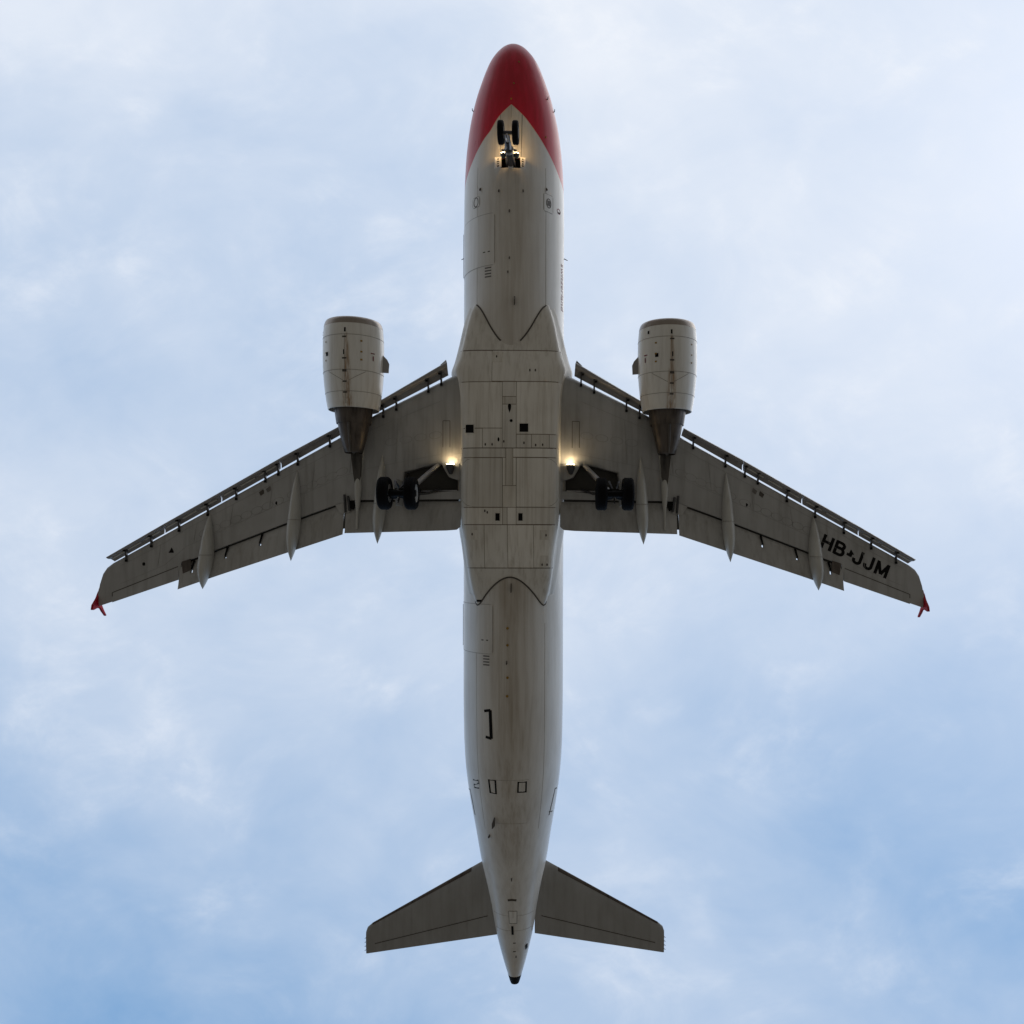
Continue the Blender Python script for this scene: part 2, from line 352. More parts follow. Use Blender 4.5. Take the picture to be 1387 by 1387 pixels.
# make sure normals face out
bm = bmesh.new(); bm.from_mesh(fus.data); bm.faces.ensure_lookup_table()
fc = bm.faces[len(bm.faces) // 2]; cc = fc.calc_center_median()
if fc.normal.dot(Vector((cc.x, 0, cc.z))) < 0:
    bmesh.ops.reverse_faces(bm, faces=bm.faces[:]); bm.to_mesh(fus.data)
bm.free()

def ribbon(name, path, width, mat, off=.006, parent=None, closed=False):
    """a flat strip lying on the fuselage; path of (station, angle in degrees)"""
    pts = []
    for i in range(len(path) - (0 if closed else 1)):
        a, b = path[i], path[(i + 1) % len(path)]; n = max(1, int(max(abs(a[0] - b[0]) / .3, abs(a[1] - b[1]) / 6)))
        for k in range(n): pts.append((a[0] + (b[0] - a[0]) * k / n, a[1] + (b[1] - a[1]) * k / n))
    if not closed: pts.append(path[-1])
    v = []; f = []; n = len(pts)
    P = [Vector(fus_pt(s, R(p), off)) for s, p in pts]
    for i in range(n):
        s, p = pts[i]
        nr = (Vector(fus_pt(s, R(p), 1.0)) - Vector(fus_pt(s, R(p), 0.0))).normalized()
        if closed: t = P[(i + 1) % n] - P[i - 1]
        else: t = P[min(i + 1, n - 1)] - P[max(i - 1, 0)]
        w = t.normalized().cross(nr).normalized() * width / 2
        v += [P[i] - w, P[i] + w, P[i] - w - nr * .01, P[i] + w - nr * .01]
    m = n if closed else n - 1
    for i in range(m):
        j = (i + 1) % n
        f += [(4*i, 4*i+1, 4*j+1, 4*j), (4*i, 4*j, 4*j+2, 4*i+2), (4*i+1, 4*i+3, 4*j+3, 4*j+1)]
    return obj(name, v, f, mat, parent or fus, 40)
def rrect(s0, p0, s1, p1, rs=.08, rp=2.5):
    out = []
    for cs, cp, a0 in ((s1 - rs, p1 - rp, 0), (s0 + rs, p1 - rp, 90), (s0 + rs, p0 + rp, 180), (s1 - rs, p0 + rp, 270)):
        for k in range(5):
            a = R(a0 + 22.5 * k); out.append((cs + rs * math.cos(a), cp + rp * math.sin(a)))
    return out
def patch(name, s0, p0, s1, p1, mat, off=.009, parent=None, ns=6, npp=8):
    """a skin panel standing a few millimetres proud of the fuselage"""
    g = [[fus_pt(s0 + (s1 - s0) * i / ns, R(p0 + (p1 - p0) * j / npp), off) for j in range(npp + 1)] for i in range(ns + 1)]
    g = [[fus_pt(-r[0][1], R(p0), -.01)] + r + [fus_pt(-r[0][1], R(p1), -.01)] for r in g]
    lo = [[fus_pt(s, R(p0 + (p1 - p0) * max(0, min(npp, j - 1)) / npp), -.01) for j in range(npp + 3)] for s in (s0, s1)]
    v, f = loft([lo[0]] + g + [lo[1]], closed=False, cap=False)
    nv = len(v)
    o = obj(name, v, f, mat, parent or fus, 40, attrs={'paint': [-1.0] * nv, 'phi': [math.atan2(abs(q[0]), -q[2]) for q in v]})
    return o

# nose gear bay liner, doors
def bay_liner():
    m = MB(); s0, s1, X = BAY_S0, BAY_S1, BAY_X
    m.add([(x, -s, z) for x in (-X - .05, X + .05) for s in (s0 - .05, s1 + .05) for z in (-1.75, -1.0)], [(0, 2, 3, 1), (4, 5, 7, 6), (0, 1, 5, 4), (2, 6, 7, 3), (1, 3, 7, 5)])
    return obj('nose_wheel_well', m.v, m.f, 'black', fus, 30, recalc=False)  # black liner colour stands in for the shade inside the bay
bay_liner()

# cargo doors (starboard), hinges, placards
for nm, s0, s1, pa, pb in (('cargo_door', 7.080, 8.978, (8.078, 18.136)[1], 84), ('cargo_door', 21.682, 23.519, (22.529, 19.546)[1], 84)):
    dr = patch(nm, s0, pa, s1, pb, 'fuselage', .010, ns=4, npp=14)
    ribbon('door_gap', rrect(s0 - .012, pa - .6, s1 + .012, pb, .14, 4), .026, 'lap', .007, dr, True)
    ribbon('hinge', [(s0 + .1, 86), (s1 - .1, 86)], .09, 'black', .03, dr)
    ribbon('handle_plate', [(s1 - .50, pa + 5), (s1 - .50, pa + 14)], .04, 'seam', .014, dr)
    for k in range(4):
        ribbon('warning_stencil', [(s1 + .10 + k * .11, pa + 3.5), (s1 + .10 + k * .11, pa + 11.5)], .05, 'stencil', .008, dr)
# longitudinal lap joints and frames
for i, (a, b, w, mt) in enumerate((((5.2, -41), (10.6, -41), .014, 'lap'), ((22.4, -41), (30.5, -41), .014, 'lap'), ((5.2, 41), (10.6, 41), .008, 'lap'), ((23.2, 41), (30.5, 41), .008, 'lap'), ((3.35, 13.2), (5.0, 11.2), .016, 'faint'), ((3.35, -13.2), (5.0, -11.2), .02, 'seam'), ((3.0, 0), (3.5, 0), .014, 'faint'))):
    ribbon('lap_joint', [a, b], w, mt, .005)
for s in (28.35, 30.15, 34.3, 35.0): ribbon('frame_joint', [(s, -62 if s > 33 else -22), (s, 62 if s > 33 else 22)], .016, 'lap', .005)
# emergency / door surround markings
for k, (a, b) in enumerate((((6.683, 48.146), (6.320, 37.654)), ((6.819, -38.423), (6.167, -51.408)))):
    s0, s1 = sorted((a[0], b[0])); p0, p1 = sorted((a[1], b[1]))
    v = patch('access_panel', s0, p0, s1, p1, 'fuselage', .008, ns=2, npp=4)
    ribbon('panel_gap', rrect(s0 - .01, p0 - .4, s1 + .01, p1 + .4, .08, 2), .02, 'faint', .007, v, True)
    sm, pm = (s0 + s1) / 2, (p0 + p1) / 2
    ribbon('vent_ring', [(sm + .17 * math.cos(t), pm + 3.4 * math.sin(t)) for t in [2 * math.pi * q / 16 for q in range(16)]], .03, 'seam', .012, v, True)
    if k: ribbon('vent_grille', [(sm - .1, pm), (sm + .1, pm)], .16, 'stencil', .013, v)
# black door outline corner, square outlines, exit-door outlines aft
q0, q1 = (25.645, 22.143), (26.730, 21.117); q2, q3 = (25.699, 29.756), (26.684, 28.160)
ribbon('door_marking', [q0, q1], .13, 'black', .007)
ribbon('door_marking', [q2, (q0[0], q0[1] - .4)], .10, 'black', .009); ribbon('door_marking', [q3, (q1[0], q1[1] - .4)], .10, 'black', .009)
for c in (((662,1056), (671.5,1057.5), (672.5,1075.5), (664.5,1073.5)),): pass
ribbon('outline_marking', [(28.375, 26.215), (28.372, 17.601), (28.914, 17.548), (28.895, 25.120)], .075, 'black', .007, None, True)
ribbon('outline_marking', [(28.425, -9.338), (28.431, -18.760), (28.840, -18.616), (28.834, -8.969)], .075, 'black', .007, None, True)
ribbon('stencil_mark', [(28.542, 53.128), (28.493, 42.460), (28.611, 42.204), (28.735, 52.555), (28.848, 51.547), (28.810, 42.401)], .05, 'black', .007)
ribbon('exit_outline', [(29.143, 78.801), (29.060, 67.050), (30.105, 64.278)], .06, 'seam', .007)
ribbon('exit_outline', [(29.078, -74.948), (29.046, -68.375), (30.096, -61.087)], .06, 'seam', .007)
ribbon('exit_outline', [(29.939, -59.378), (30.012, -70.390)], .05, 'seam', .008)
# rear dark patch by the tail cone, scoop, tail access panel
ribbon('drain_port', [(35.769, -48.812), (35.994, -55.997)], .14, 'black', .01)
tp = patch('tail_access_panel', (34.077, 2.969)[0], -9.5, (34.632, 3.979)[0], 9.5, 'fuselage', .008, ns=2, npp=4)
ribbon('panel_gap', rrect((34.077, 2.969)[0] - .01, -10, (34.632, 3.979)[0] + .01, 10, .03, 1), .022, 'seam', .006, tp, True)
ribbon('scoop_lip', [(33.560, 10.324), (33.536, 2.096), (33.559, -8.383)], .08, 'seam', .02)
ribbon('drain_slot', [(34.770, 2.213), (35.175, 1.881)], .09, 'black', .012)
for a, b in (((695,1277.5), (698.5,1277.3)), ((695.5,1289), (699,1288.8))): pass
ribbon('tail_stencil', [(35.585, 1.531), (35.581, -6.993)], .045, 'seam', .008); ribbon('tail_stencil', [(36.002, 2.571), (35.998, -7.285)], .045, 'seam', .008); ribbon('tail_stencil', [(36.207, -9.014), (36.318, -9.247)], .045, 'seam', .008)
# APU exhaust ring
v, f = loft(lathe([(-37.30, .285), (-37.58, .20), (-37.66, .165), (-37.66, .13), (-37.35, .13)], 32, cz=1.165), cap=False); obj('apu_exhaust', v, f, 'black', fus, 40)
v, f = loft(lathe([(-37.40, .14), (-37.42, .14)], 24, cz=1.165)); obj('apu_duct', v, f, 'black', fus, 40)
# blade antennas, drain masts
def blade(u, hgt, ln, mat='seam', th=.035, parent=None):
    s, p = u; b = Vector(fus_pt(s, R(p), -.01)); n = (Vector(fus_pt(s, R(p), 1)) - Vector(fus_pt(s, R(p), 0))).normalized()
    t = Vector((0, -1, 0)); sd = t.cross(n).normalized() * th / 2
    P = [b, b + t * ln, b + t * (ln * 1.15) + n * hgt, b + t * (ln * .6) + n * hgt]
    vv = [q - sd for q in P] + [q + sd for q in P]
    return obj('blade_antenna', vv, [(0, 1, 2, 3), (7, 6, 5, 4), (0, 4, 5, 1), (1, 5, 6, 2), (2, 6, 7, 3), (3, 7, 4, 0)], mat, parent or fus, 0)
for u, h_, l_ in (((10.184, -4.402), .28, .32), ((9.232, 2.805), .06, .1), ((8.712, 1.250), .06, .1), ((29.913, 22.312), .2, .34), ((30.701, 33.884), .08, .12), ((20.861, -1.445), .22, .3), ((23.759, 3.201), .12, .12), ((32.524, 0.808), .08, .1)):
    blade(u, h_, l_)
for u in ((5.999, 36.145), (6.206, 12.807), (6.196, -13.345), (5.920, -41.600), (6.969, 1.340)): blade(u, .07, .12, 'core')
for u in ((22.544, 2.462), (23.179, 2.428), (24.394, 2.352), (25.085, 2.712)):
    c = Vector(fus_pt(u[0], R(u[1]), .01)); MB().tube([c + Vector((0, 0, .03)), c - Vector((0, 0, .03))], .05, 8).build('yellow_stud', 'yellow', fus)
for u in ((2.101, -3.090), (2.745, 0.269), (3.981, -43.256), (1.160, -13.184)):
    c = Vector(fus_pt(u[0], R(u[1]), .004)); MB().tube([c + Vector((0, 0, .02)), c - Vector((0, 0, .02))], .032, 8).build('yellow_stud', 'yellow', fus)  # small yellow specks dotted over the red nose
# probes on the nose and cabin-level pitot stubs
for u, s_ in (((2.62, 74), 1), ((2.62, -74), -1), ((2.35, -58), -1)):
    c = Vector(fus_pt(u[0], R(u[1]), 0)); n = (Vector(fus_pt(u[0], R(u[1]), 1)) - c).normalized()
    MB().tube([c - n * .02, c + n * .035 + Vector((0, .03, 0)), c + n * .045 + Vector((0, .12, 0))], [.02, .018, .01], 8).build('pitot_probe', 'black', fus)
for s_, p in ((8.0, 92), (8.0, -92)):
    c = Vector(fus_pt(s_, R(p), 0)); n = (Vector(fus_pt(s_, R(p), 1)) - c).normalized()
    MB().tube([c - n * .02, c + n * .14 + Vector((0, -.08, 0))], [.02, .012], 6).build('static_probe', 'black', fus)
# port side lettering
def fuselage_text(body, s_start, length, phi0, height, mat):
    cu = bpy.data.curves.new('lettering', 'FONT'); cu.body = body; cu.size = 1.0; cu.resolution_u = 3
    to = bpy.data.objects.new('tmp_text', cu); COL.objects.link(to)
    dg = bpy.context.evaluated_depsgraph_get(); dg.update()
    me = bpy.data.meshes.new_from_object(to.evaluated_get(dg)); bpy.data.objects.remove(to)
    xs = [v.co.x for v in me.vertices]; x0, x1 = min(xs), max(xs)
    for v in me.vertices:
        s = s_start + (v.co.x - x0) / (x1 - x0) * length; p = phi0 - math.degrees(v.co.y * height / 1.98)
        v.co = fus_pt(s, R(p), .008)
    me.materials.clear(); me.materials.append(M[mat])
    o = bpy.data.objects.new('lettering', me); COL.objects.link(o); o.parent = fus; return o
fuselage_text('switzerland', 8.469, 10.278 - 8.469, -70.5, .46, 'redtext')
s_, p_ = (6.564, -64.032)
ribbon('red_ring_mark', [(s_ + .09 * math.cos(t), p_ + 4 * math.sin(t)) for t in [2 * math.pi * q / 14 for q in range(14)]], .03, 'redtext', .008, None, True)
ribbon('arrow_mark', [(s_ + .02, p_ - 3), (s_ + .08, p_ + 3)], .05, 'black', .011)

# belly fairing ---------------------------------------------------------
F0, F1 = FAIR_Z[0][0], FAIR_Z[-1][0]
rings = []; NS = 110
for i in range(NS + 1):
    s = F0 + (F1 - F0) * i / NS; w, zb = fair_prof(s); r = []
    for k in range(9):                       # side, from inside the fuselage down to the shoulder
        t = k / 9; e = t * t * (3 - 2 * t); r.append((1.80 + (w - 1.80) * e, -s, -.25 - .95 * t))
    xb = .885 * w; zs = -1.2 + .42 * (zb + 1.2)
    for k in range(4): r.append((w + (xb - w) * k / 4, -s, -1.2 + (zs + 1.2) * k / 4))
    for k in range(31):
        a = math.pi / 2 * k / 30; r.append((xb * max(0, math.cos(a)) ** (2 / FN), -s, zs + (zb - zs) * math.sin(a) ** (2 / FN)))
    rings.append(r + [(-q[0], q[1], q[2]) for q in reversed(r[:-1])])
v, f = loft(rings, closed=False, cap=False)
fair = obj('belly_fairing', v, f, 'panel', plane, 60)
def fair_pt(s, x, off=0.0):
    e = .004; z = fair_z(s, x); gx = (fair_z(s, x + e) - fair_z(s, x - e)) / (2 * e); gs = (fair_z(s + e, x) - fair_z(s - e, x)) / (2 * e)
    n = Vector((gx, -gs, -1)).normalized(); n = Vector((n.x, n.y, n.z)); return Vector((x, -s, z)) + n * off
def fpatch(name, x0, s0, x1, s1, mat, off, skirt=.012, gap=.012, rad=0.0, nx=10, ns=8, lim=.875):
    if x0 > x1: x0, x1 = x1, x0
    if s0 > s1: s0, s1 = s1, s0
    x0 += gap; x1 -= gap; s0 += gap; s1 -= gap
    G = []
    for i in range(ns + 1):
        t = i / ns; row = []
        s = s0 + (s1 - s0) * t; xa, xb = x0, x1
        w = fair_prof(s)[0] * lim; xa = max(-w, xa); xb = min(w, xb)
        if rad:
            dd = min(s - s0, s1 - s); 
            if dd < rad:
                cut = rad - math.sqrt(max(0, rad * rad - (rad - dd) ** 2))
                if x0 + x1 > 0: xb -= cut
                else: xa += cut
        G.append([(s, xa + (xb - xa) * j / nx) for j in range(nx + 1)])
    top = [[fair_pt(s, x, off) for s, x in r] for r in G]
    low = [[fair_pt(s, x, off - skirt) for s, x in r] for r in G]
    rows = [[l[0]] + t + [l[-1]] for l, t in zip(low, top)]
    rows = [[low[0][0]] + low[0] + [low[0][-1]]] + rows + [[low[-1][0]] + low[-1] + [low[-1][-1]]]
    v, f = loft(rows, closed=False, cap=False)
    return obj(name, v, f, mat, fair, 40, recalc=True)
a, b = (1.799, 12.232), (-1.828, 20.282)
fpatch('sealant_bed', a[0], a[1], b[0], b[1], 'bed', .003, nx=40, ns=70, gap=0, lim=.82)
PAN = [((2.556, 12.229), (0.659, 13.421)), ((0.661, 12.217), (-2.707, 13.401)), ((2.555, 13.432), (0.266, 15.139)), ((2.553, 15.151), (0.997, 15.869)), ((0.998, 15.143), (0.265, 15.866)),
       ((0.269, 13.419), (-0.247, 13.971)), ((0.268, 13.974), (-0.248, 14.255)), ((0.267, 14.258), (-0.251, 15.864)),
       ((-0.246, 13.416), (-2.713, 15.355)), ((-0.250, 15.367), (-0.811, 15.861)), ((-0.810, 15.364), (-1.463, 15.858)), ((-1.462, 15.361), (-2.714, 15.852)),
       ((2.553, 15.877), (0.139, 16.218)), ((0.140, 15.865), (-0.129, 17.249)), ((-0.126, 15.864), (-2.715, 16.205)), ((0.258, 16.219), (0.137, 17.250)), ((-0.127, 16.217), (-0.249, 17.248)), ((0.256, 17.250), (-0.250, 18.050)),
       ((2.551, 18.060), (0.254, 18.685)), ((0.255, 18.052), (0.080, 18.685)), ((0.081, 18.051), (-0.252, 18.684)), ((-0.250, 18.050), (-2.723, 18.675)),
       ((2.550, 18.693), (0.925, 20.290)), ((0.927, 18.688), (0.063, 20.287)), ((0.066, 18.685), (-0.897, 20.285)), ((-0.893, 18.681), (-2.728, 20.280))]
for i, (a, b) in enumerate(PAN):
    fpatch('panel', a[0], a[1], b[0], b[1], 'panel2' if i in (6, 13, 17, 19, 10) else 'panel', .009 + .0012 * (i % 3), gap=.010, ns=8 if abs(a[1] - b[1]) < 1.2 else 14, nx=24 if max(abs(a[0]), abs(b[0])) > 1.8 else 8)
for a, b in (((1.929, 16.226), (0.255, 18.052)), ((-0.247, 16.216), (-1.958, 18.044))):
    fpatch('door_surround', a[0], a[1], b[0], b[1], 'panel', .0075, gap=.010, ns=14, nx=24)
    fpatch('door_seal', a[0], a[1], b[0], b[1], 'seam2', .0105, gap=.002, rad=.5, ns=30, nx=24)
    fpatch('main_gear_door', a[0], a[1], b[0], b[1], 'panel', .0145, gap=.016, rad=.5, ns=30, nx=24)
for vv in ((0.011, 12.218), (0.004, 15.870), (-0.005, 20.290), (-0.002, 18.690)):
    fpatch('cross_joint', -3, vv[1] - .014, 3, vv[1] + .014, 'seam2', .0135, gap=0, nx=30, ns=1, lim=.875)
for a, b in (((-1.119, 19.821), (-1.447, 20.243)), ((-1.117, 18.882), (-1.444, 19.235)), ((1.573, 18.891), (1.166, 19.243)), ((0.661, 12.271), (0.254, 12.674))):
    fpatch('access_panel', a[0], a[1], b[0], b[1], 'panel2', .019, gap=.0, nx=3, ns=3)
# air inlets and outlets
def inlet(name, a, b, frame=.03, mat='black'):
    x0, x1 = sorted((a[0], b[0])); s0, s1 = sorted((a[1], b[1])); g = fpatch(name, x0, s0, x1, s1, mat, .020, gap=0, nx=3, ns=3)  # flat black plate painted in place of a shaded opening
    m = MB()
    for (xa, sa, xb, sb) in ((x0 - frame, s0 - frame, x1 + frame, s0), (x0 - frame, s1, x1 + frame, s1 + frame), (x0 - frame, s0, x0, s1), (x1, s0, x1 + frame, s1)):
        m.box(((xa + xb) / 2, -(sa + sb) / 2, fair_z((sa + sb) / 2, (xa + xb) / 2) - .02), (abs(xb - xa), abs(sb - sa), .05))
    m.build('inlet_frame', 'panel', fair)
inlet('ram_air_outlet', (1.616, 15.016), (1.312, 15.318)); inlet('ram_air_outlet', (-0.369, 14.973), (-0.690, 15.281))
inlet('vent_slot', (0.510, 18.270), (0.352, 18.544), .015); inlet('vent_slot', (-0.332, 18.267), (-0.491, 18.541), .015)
def fdot(name, c, pts, mat, off=.022):
    v = [fair_pt(c[1] + q[1], c[0] + q[0], off) for q in pts]; n = len(v); w = [fair_pt(c[1] + q[1], c[0] + q[0], 0) for q in pts]
    return obj(name, v + w, [tuple(range(n))] + [(i, (i + 1) % n, n + (i + 1) % n, n + i) for i in range(n)], mat, fair, 0)
circ = lambda r, ry=None: [(r * math.cos(2 * math.pi * k / 14), (ry or r) * math.sin(2 * math.pi * k / 14)) for k in range(14)]
fdot('teardrop_vent', (0.001, 14.406), [(-.06, -.10), (-.03, -.16), (.03, -.16), (.06, -.10), (.05, .02), (.0, .17), (-.05, .02)], 'black')
fdot('drain_hole', (-0.062, 14.866), circ(.055), 'black')
fdot('drain_hole', (0.403, 15.555), circ(.035, .08), 'black')
for uv in ((0.886, 15.739), (0.636, 15.738), (0.208, 15.627), (-0.533, 15.678), (-0.963, 15.757), (-1.218, 15.745), (-0.736, 12.980), (-0.940, 12.978), (1.370, 19.040), (-1.202, 20.161), (-1.381, 20.161), (-1.349, 19.072), (0.498, 12.459), (0.901, 18.182), (0.809, 18.236)):
    fdot('drain_hole', uv, circ(.028, .05), 'seam')
# seals where the fairing meets the fuselage skin
def seal(sa, sb, sgn, xs):
    pts = []
    for x in xs:
        zf = -2.07 * math.sqrt(1 - (x / 1.975) ** 2); lo, hi = sa, sb
        g = lambda s: fair_z(s, x) - zf
        if g(lo) * g(hi) > 0: continue
        for _ in range(40):
            mid = (lo + hi) / 2
            if g(lo) * g(mid) <= 0: hi = mid
            else: lo = mid
        pts.append((x, -lo, zf - .004))
    if len(pts) > 2: MB().tube(pts, .03, 6).build('fairing_seal', 'seam', fair)
mid_s = (F0 + F1) / 2
seal(F1, mid_s, 1, [-1.34 + 2.68 * i / 60 for i in range(61)])
seal(F0, mid_s, 1, [.36 + .95 * i / 24 for i in range(25)]); seal(F0, mid_s, 1, [-.36 - .95 * i / 24 for i in range(25)])
m = MB(); a, b = (1.284, 21.543), (0.931, 21.543)
m.add([fair_pt(a[1] + e, a[0] + (b[0] - a[0]) * k / 4, .01) for e in (-.04, .04) for k in range(5)], [(k, k + 1, k + 6, k + 5) for k in range(4)]); m.build('black_bar_marking', 'black', fair)

# wings ------------------------------------------------------------------------
LEP = [(1.453, -12.676, -1.679), (2.215, -13.022, -1.589), (5.365, -14.506, -1.217), (6.588, -15.294, -1.073), (11.986, -18.145, -0.436), (15.905, -20.204, 0.027), (16.156, -20.381, 0.056), (16.329, -20.617, 0.077), (16.456, -21.000, 0.092), (16.536, -21.383, 0.101), (16.549, -21.530, 0.103)]
COVE = [(1.446, -17.705, -1.680), (2.011, -17.703, -1.613), (5.221, -17.720, -1.234), (5.656, -17.719, -1.183), (6.253, -17.745, -1.112), (6.824, -17.927, -1.045), (8.653, -18.565, -0.829), (11.641, -19.661, -0.476), (12.204, -19.895, -0.410), (13.075, -20.174, -0.307)]
AILT = [(13.123, -20.799, -0.302), (16.507, -21.912, 0.098), (16.601, -21.943, 0.109)]
def pl(tab, x):
    if x <= tab[0][0]: return tab[0][1]
    for a, b in zip(tab, tab[1:]):
        if x <= b[0]: return a[1] + (b[1] - a[1]) * (x - a[0]) / (b[0] - a[0])
    return tab[-1][1]
XC = COVE[-1][0]
def wing_t(x): return .13 + .75 * max(0, (16.9 - x) / 15.0) ** 1.5
def wing_ring(x, yl, yt, teth, te_rise):
    t = wing_t(x); c = yl - yt; n = 22; lo = []; up = []
    for k in range(n + 1):
        q = (1 - math.cos(math.pi * k / n)) / 2
        nose = max(0, 1 - q / .05) ** 2
        zlo = zl(x) + .22 * t * nose + te_rise * max(0, (q - .7) / .3) ** 2
        up_q = math.sqrt(min(1, q / .10)) if q < .10 else 1
        zup = zl(x) + .22 * t + .78 * t * up_q * (1 - .35 * max(0, (q - .35) / .65) ** 1.6) if q < .999 else 0
        if q >= .999: zup = zlo + teth
        zup = max(zup, zlo + teth * .5)
        lo.append((x, yl - c * q, zlo)); up.append((x, yl - c * q, zup))
    return lo + list(reversed(up[1:]))
TIPX = LEP[-1][0]
WINGS = {}
for side in (1, -1):
    rings = []
    xs = [1.2, 1.7, LEP[1][0]] + [LEP[1][0] + (XC - .03 - LEP[1][0]) * i / 22 for i in range(1, 23)]
    for x in xs: rings.append(wing_ring(x, pl(LEP, x), pl(COVE, x), .16, 0))
    xs2 = [XC + .03 + (LEP[5][0] - XC - .03) * i / 6 for i in range(7)] + [LEP[6][0], LEP[7][0], LEP[8][0], LEP[9][0], TIPX]
    for x in xs2: rings.append(wing_ring(x, pl(LEP, x), pl(AILT, x), .03, .03))
    v, f = loft(rings)
    wing = obj('wing', v, f, 'wing', plane, 40, side); WINGS[side] = wing
    # main gear well cut into the underside
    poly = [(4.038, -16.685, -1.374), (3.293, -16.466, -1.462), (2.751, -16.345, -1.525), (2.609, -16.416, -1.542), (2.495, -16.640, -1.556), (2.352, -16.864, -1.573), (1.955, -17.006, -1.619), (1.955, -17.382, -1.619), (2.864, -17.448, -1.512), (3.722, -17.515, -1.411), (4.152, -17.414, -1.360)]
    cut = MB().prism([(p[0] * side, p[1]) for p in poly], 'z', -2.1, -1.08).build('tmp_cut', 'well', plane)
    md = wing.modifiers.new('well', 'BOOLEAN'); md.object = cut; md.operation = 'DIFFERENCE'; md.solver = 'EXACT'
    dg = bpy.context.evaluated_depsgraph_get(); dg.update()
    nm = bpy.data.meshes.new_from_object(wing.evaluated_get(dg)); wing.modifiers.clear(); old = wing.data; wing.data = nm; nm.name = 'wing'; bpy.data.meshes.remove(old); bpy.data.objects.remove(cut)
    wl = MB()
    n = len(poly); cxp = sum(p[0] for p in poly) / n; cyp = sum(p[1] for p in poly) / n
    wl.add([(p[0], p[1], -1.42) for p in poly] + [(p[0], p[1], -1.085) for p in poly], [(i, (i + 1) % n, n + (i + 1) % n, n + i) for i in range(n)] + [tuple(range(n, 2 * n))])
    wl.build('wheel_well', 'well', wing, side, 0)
    for k in range(5):
        y = -17.35 - .22 * k
        MB().tube([(4.7, y - .06, -1.16), (2.1, y, -1.16)], .035, 6).build('well_pipe', 'metal', wing, side)

    # slats
    def slat(p0, p1, q0, q1, ntr=0, tipcut=False):
        """p0,p1 leading edge inboard/outboard; q0,q1 trailing edge"""
        rings = []
        prof = [(.44, -.10), (.30, -.145), (.12, -.13), (.02, -.06), (.0, .0), (.04, .06), (.18, .11), (.45, .13), (1.0, .085), (1.0, .07), (.72, .075), (.52, .045), (.46, -.02)]
        m = 8
        for i in range(m + 1):
            t = i / m; a = [p0[k] + (p1[k] - p0[k]) * t for k in range(3)]; b = [q0[k] + (q1[k] - q0[k]) * t for k in range(3)]
            rings.append([(a[0] + (b[0] - a[0]) * c, a[1] + (b[1] - a[1]) * c, a[2] + (b[2] - a[2]) * c + dz * (1 - .35 * 0)) for c, dz in prof])
        v, f = loft(rings); return obj('slat', v, f, 'slat', wing, 50, side)
    SL = [((2.453, -12.535, -1.581), (5.042, -13.966, -1.275), (2.390, -13.011, -1.538), (5.199, -14.391, -1.207)),
          ((6.611, -14.901, -1.090), (8.957, -16.082, -0.813), (6.538, -15.177, -1.049), (8.971, -16.476, -0.762)),
          ((8.999, -16.110, -0.808), (11.375, -17.384, -0.528), (9.012, -16.498, -0.757), (11.396, -17.761, -0.475)),
          ((11.417, -17.407, -0.523), (13.731, -18.637, -0.250), (11.438, -17.784, -0.470), (13.754, -18.999, -0.197)),
          ((13.774, -18.660, -0.245), (16.141, -19.955, 0.035), (13.797, -19.022, -0.192), (15.892, -20.131, 0.055))]
    for q in SL: slat(*q)
    # inboard slat end horn
    a = (2.453, -12.535, -1.581); b = (2.390, -13.011, -1.538)
    MB().slab([(a[0] + .02, a[1] + .10, a[2] + .05), (a[0] - .03, a[1] - .04, a[2] - .06), (b[0], b[1] + .02, b[2]), (b[0] + .12, b[1] + .05, b[2]), (a[0] + .22, a[1] - .10, a[2])], .05).build('slat_end_plate', 'slat', wing, side, 0)
    # slat tracks bridging the slot
    for u in ((2.642, -13.221, -1.598), (3.141, -13.476, -1.539), (4.381, -14.138, -1.393), (4.888, -14.397, -1.333), (6.993, -15.510, -1.085), (8.273, -16.192, -0.934), (9.055, -16.576, -0.842), (9.579, -16.837, -0.780), (10.760, -17.518, -0.640), (11.927, -18.133, -0.503), (13.116, -18.754, -0.362), (14.269, -19.365, -0.226), (15.322, -19.937, -0.102)):
        MB().box((u[0], u[1] + .10, u[2] + .04), (.06, .46, .10)).build('slat_track', 'dmetal', wing, side, 0)
        MB().box((u[0], u[1] - .16, u[2] + .02), (.085, .09, .06)).build('track_fairing', 'black', wing, side, 0)
        MB().box((u[0] + .06, u[1] + .24, u[2] - .02), (.09, .07, .06)).build('track_bracket', 'black', wing, side, 0)
    # stiffener rails on the back of the outboard slats
    for (p0, p1, q0, q1) in SL[2:]:
        for ta, tb in ((.06, .34), (.42, .66), (.72, .95)):
            P = [[(p0[k] * (1 - t) + p1[k] * t) * .45 + (q0[k] * (1 - t) + q1[k] * t) * .55 for k in range(3)] for t in (ta, tb)]
            MB().tube([(p[0], p[1], p[2] - .02) for p in P], .035, 6).build('slat_rib_rail', 'canoe', wing, side)

    # flaps (drooped below the wing's rear edge)
    def flap(name, st, holes=()):
        """st: list of (x, y_le, y_te, z_le, z_te)"""
        prof = []
        n = 12
        for k in range(n + 1): q = k / n; prof.append((q, -.10 * math.sin(math.pi * min(1, q + .02)) * (1 - q) - .0))
        up = [(q, .16 * math.sqrt(q) * (1 - q) + .012) for q, _ in prof]
        sec = prof + list(reversed(up[1:]))
        sec = [(0, 0)] + sec[1:]
        rings = [[(x, yl + (yt - yl) * q, z0 + (z1 - z0) * q + d * (yl - yt)) for q, d in sec] for x, yl, yt, z0, z1 in st]
        v, f = loft(rings); ns = len(sec)
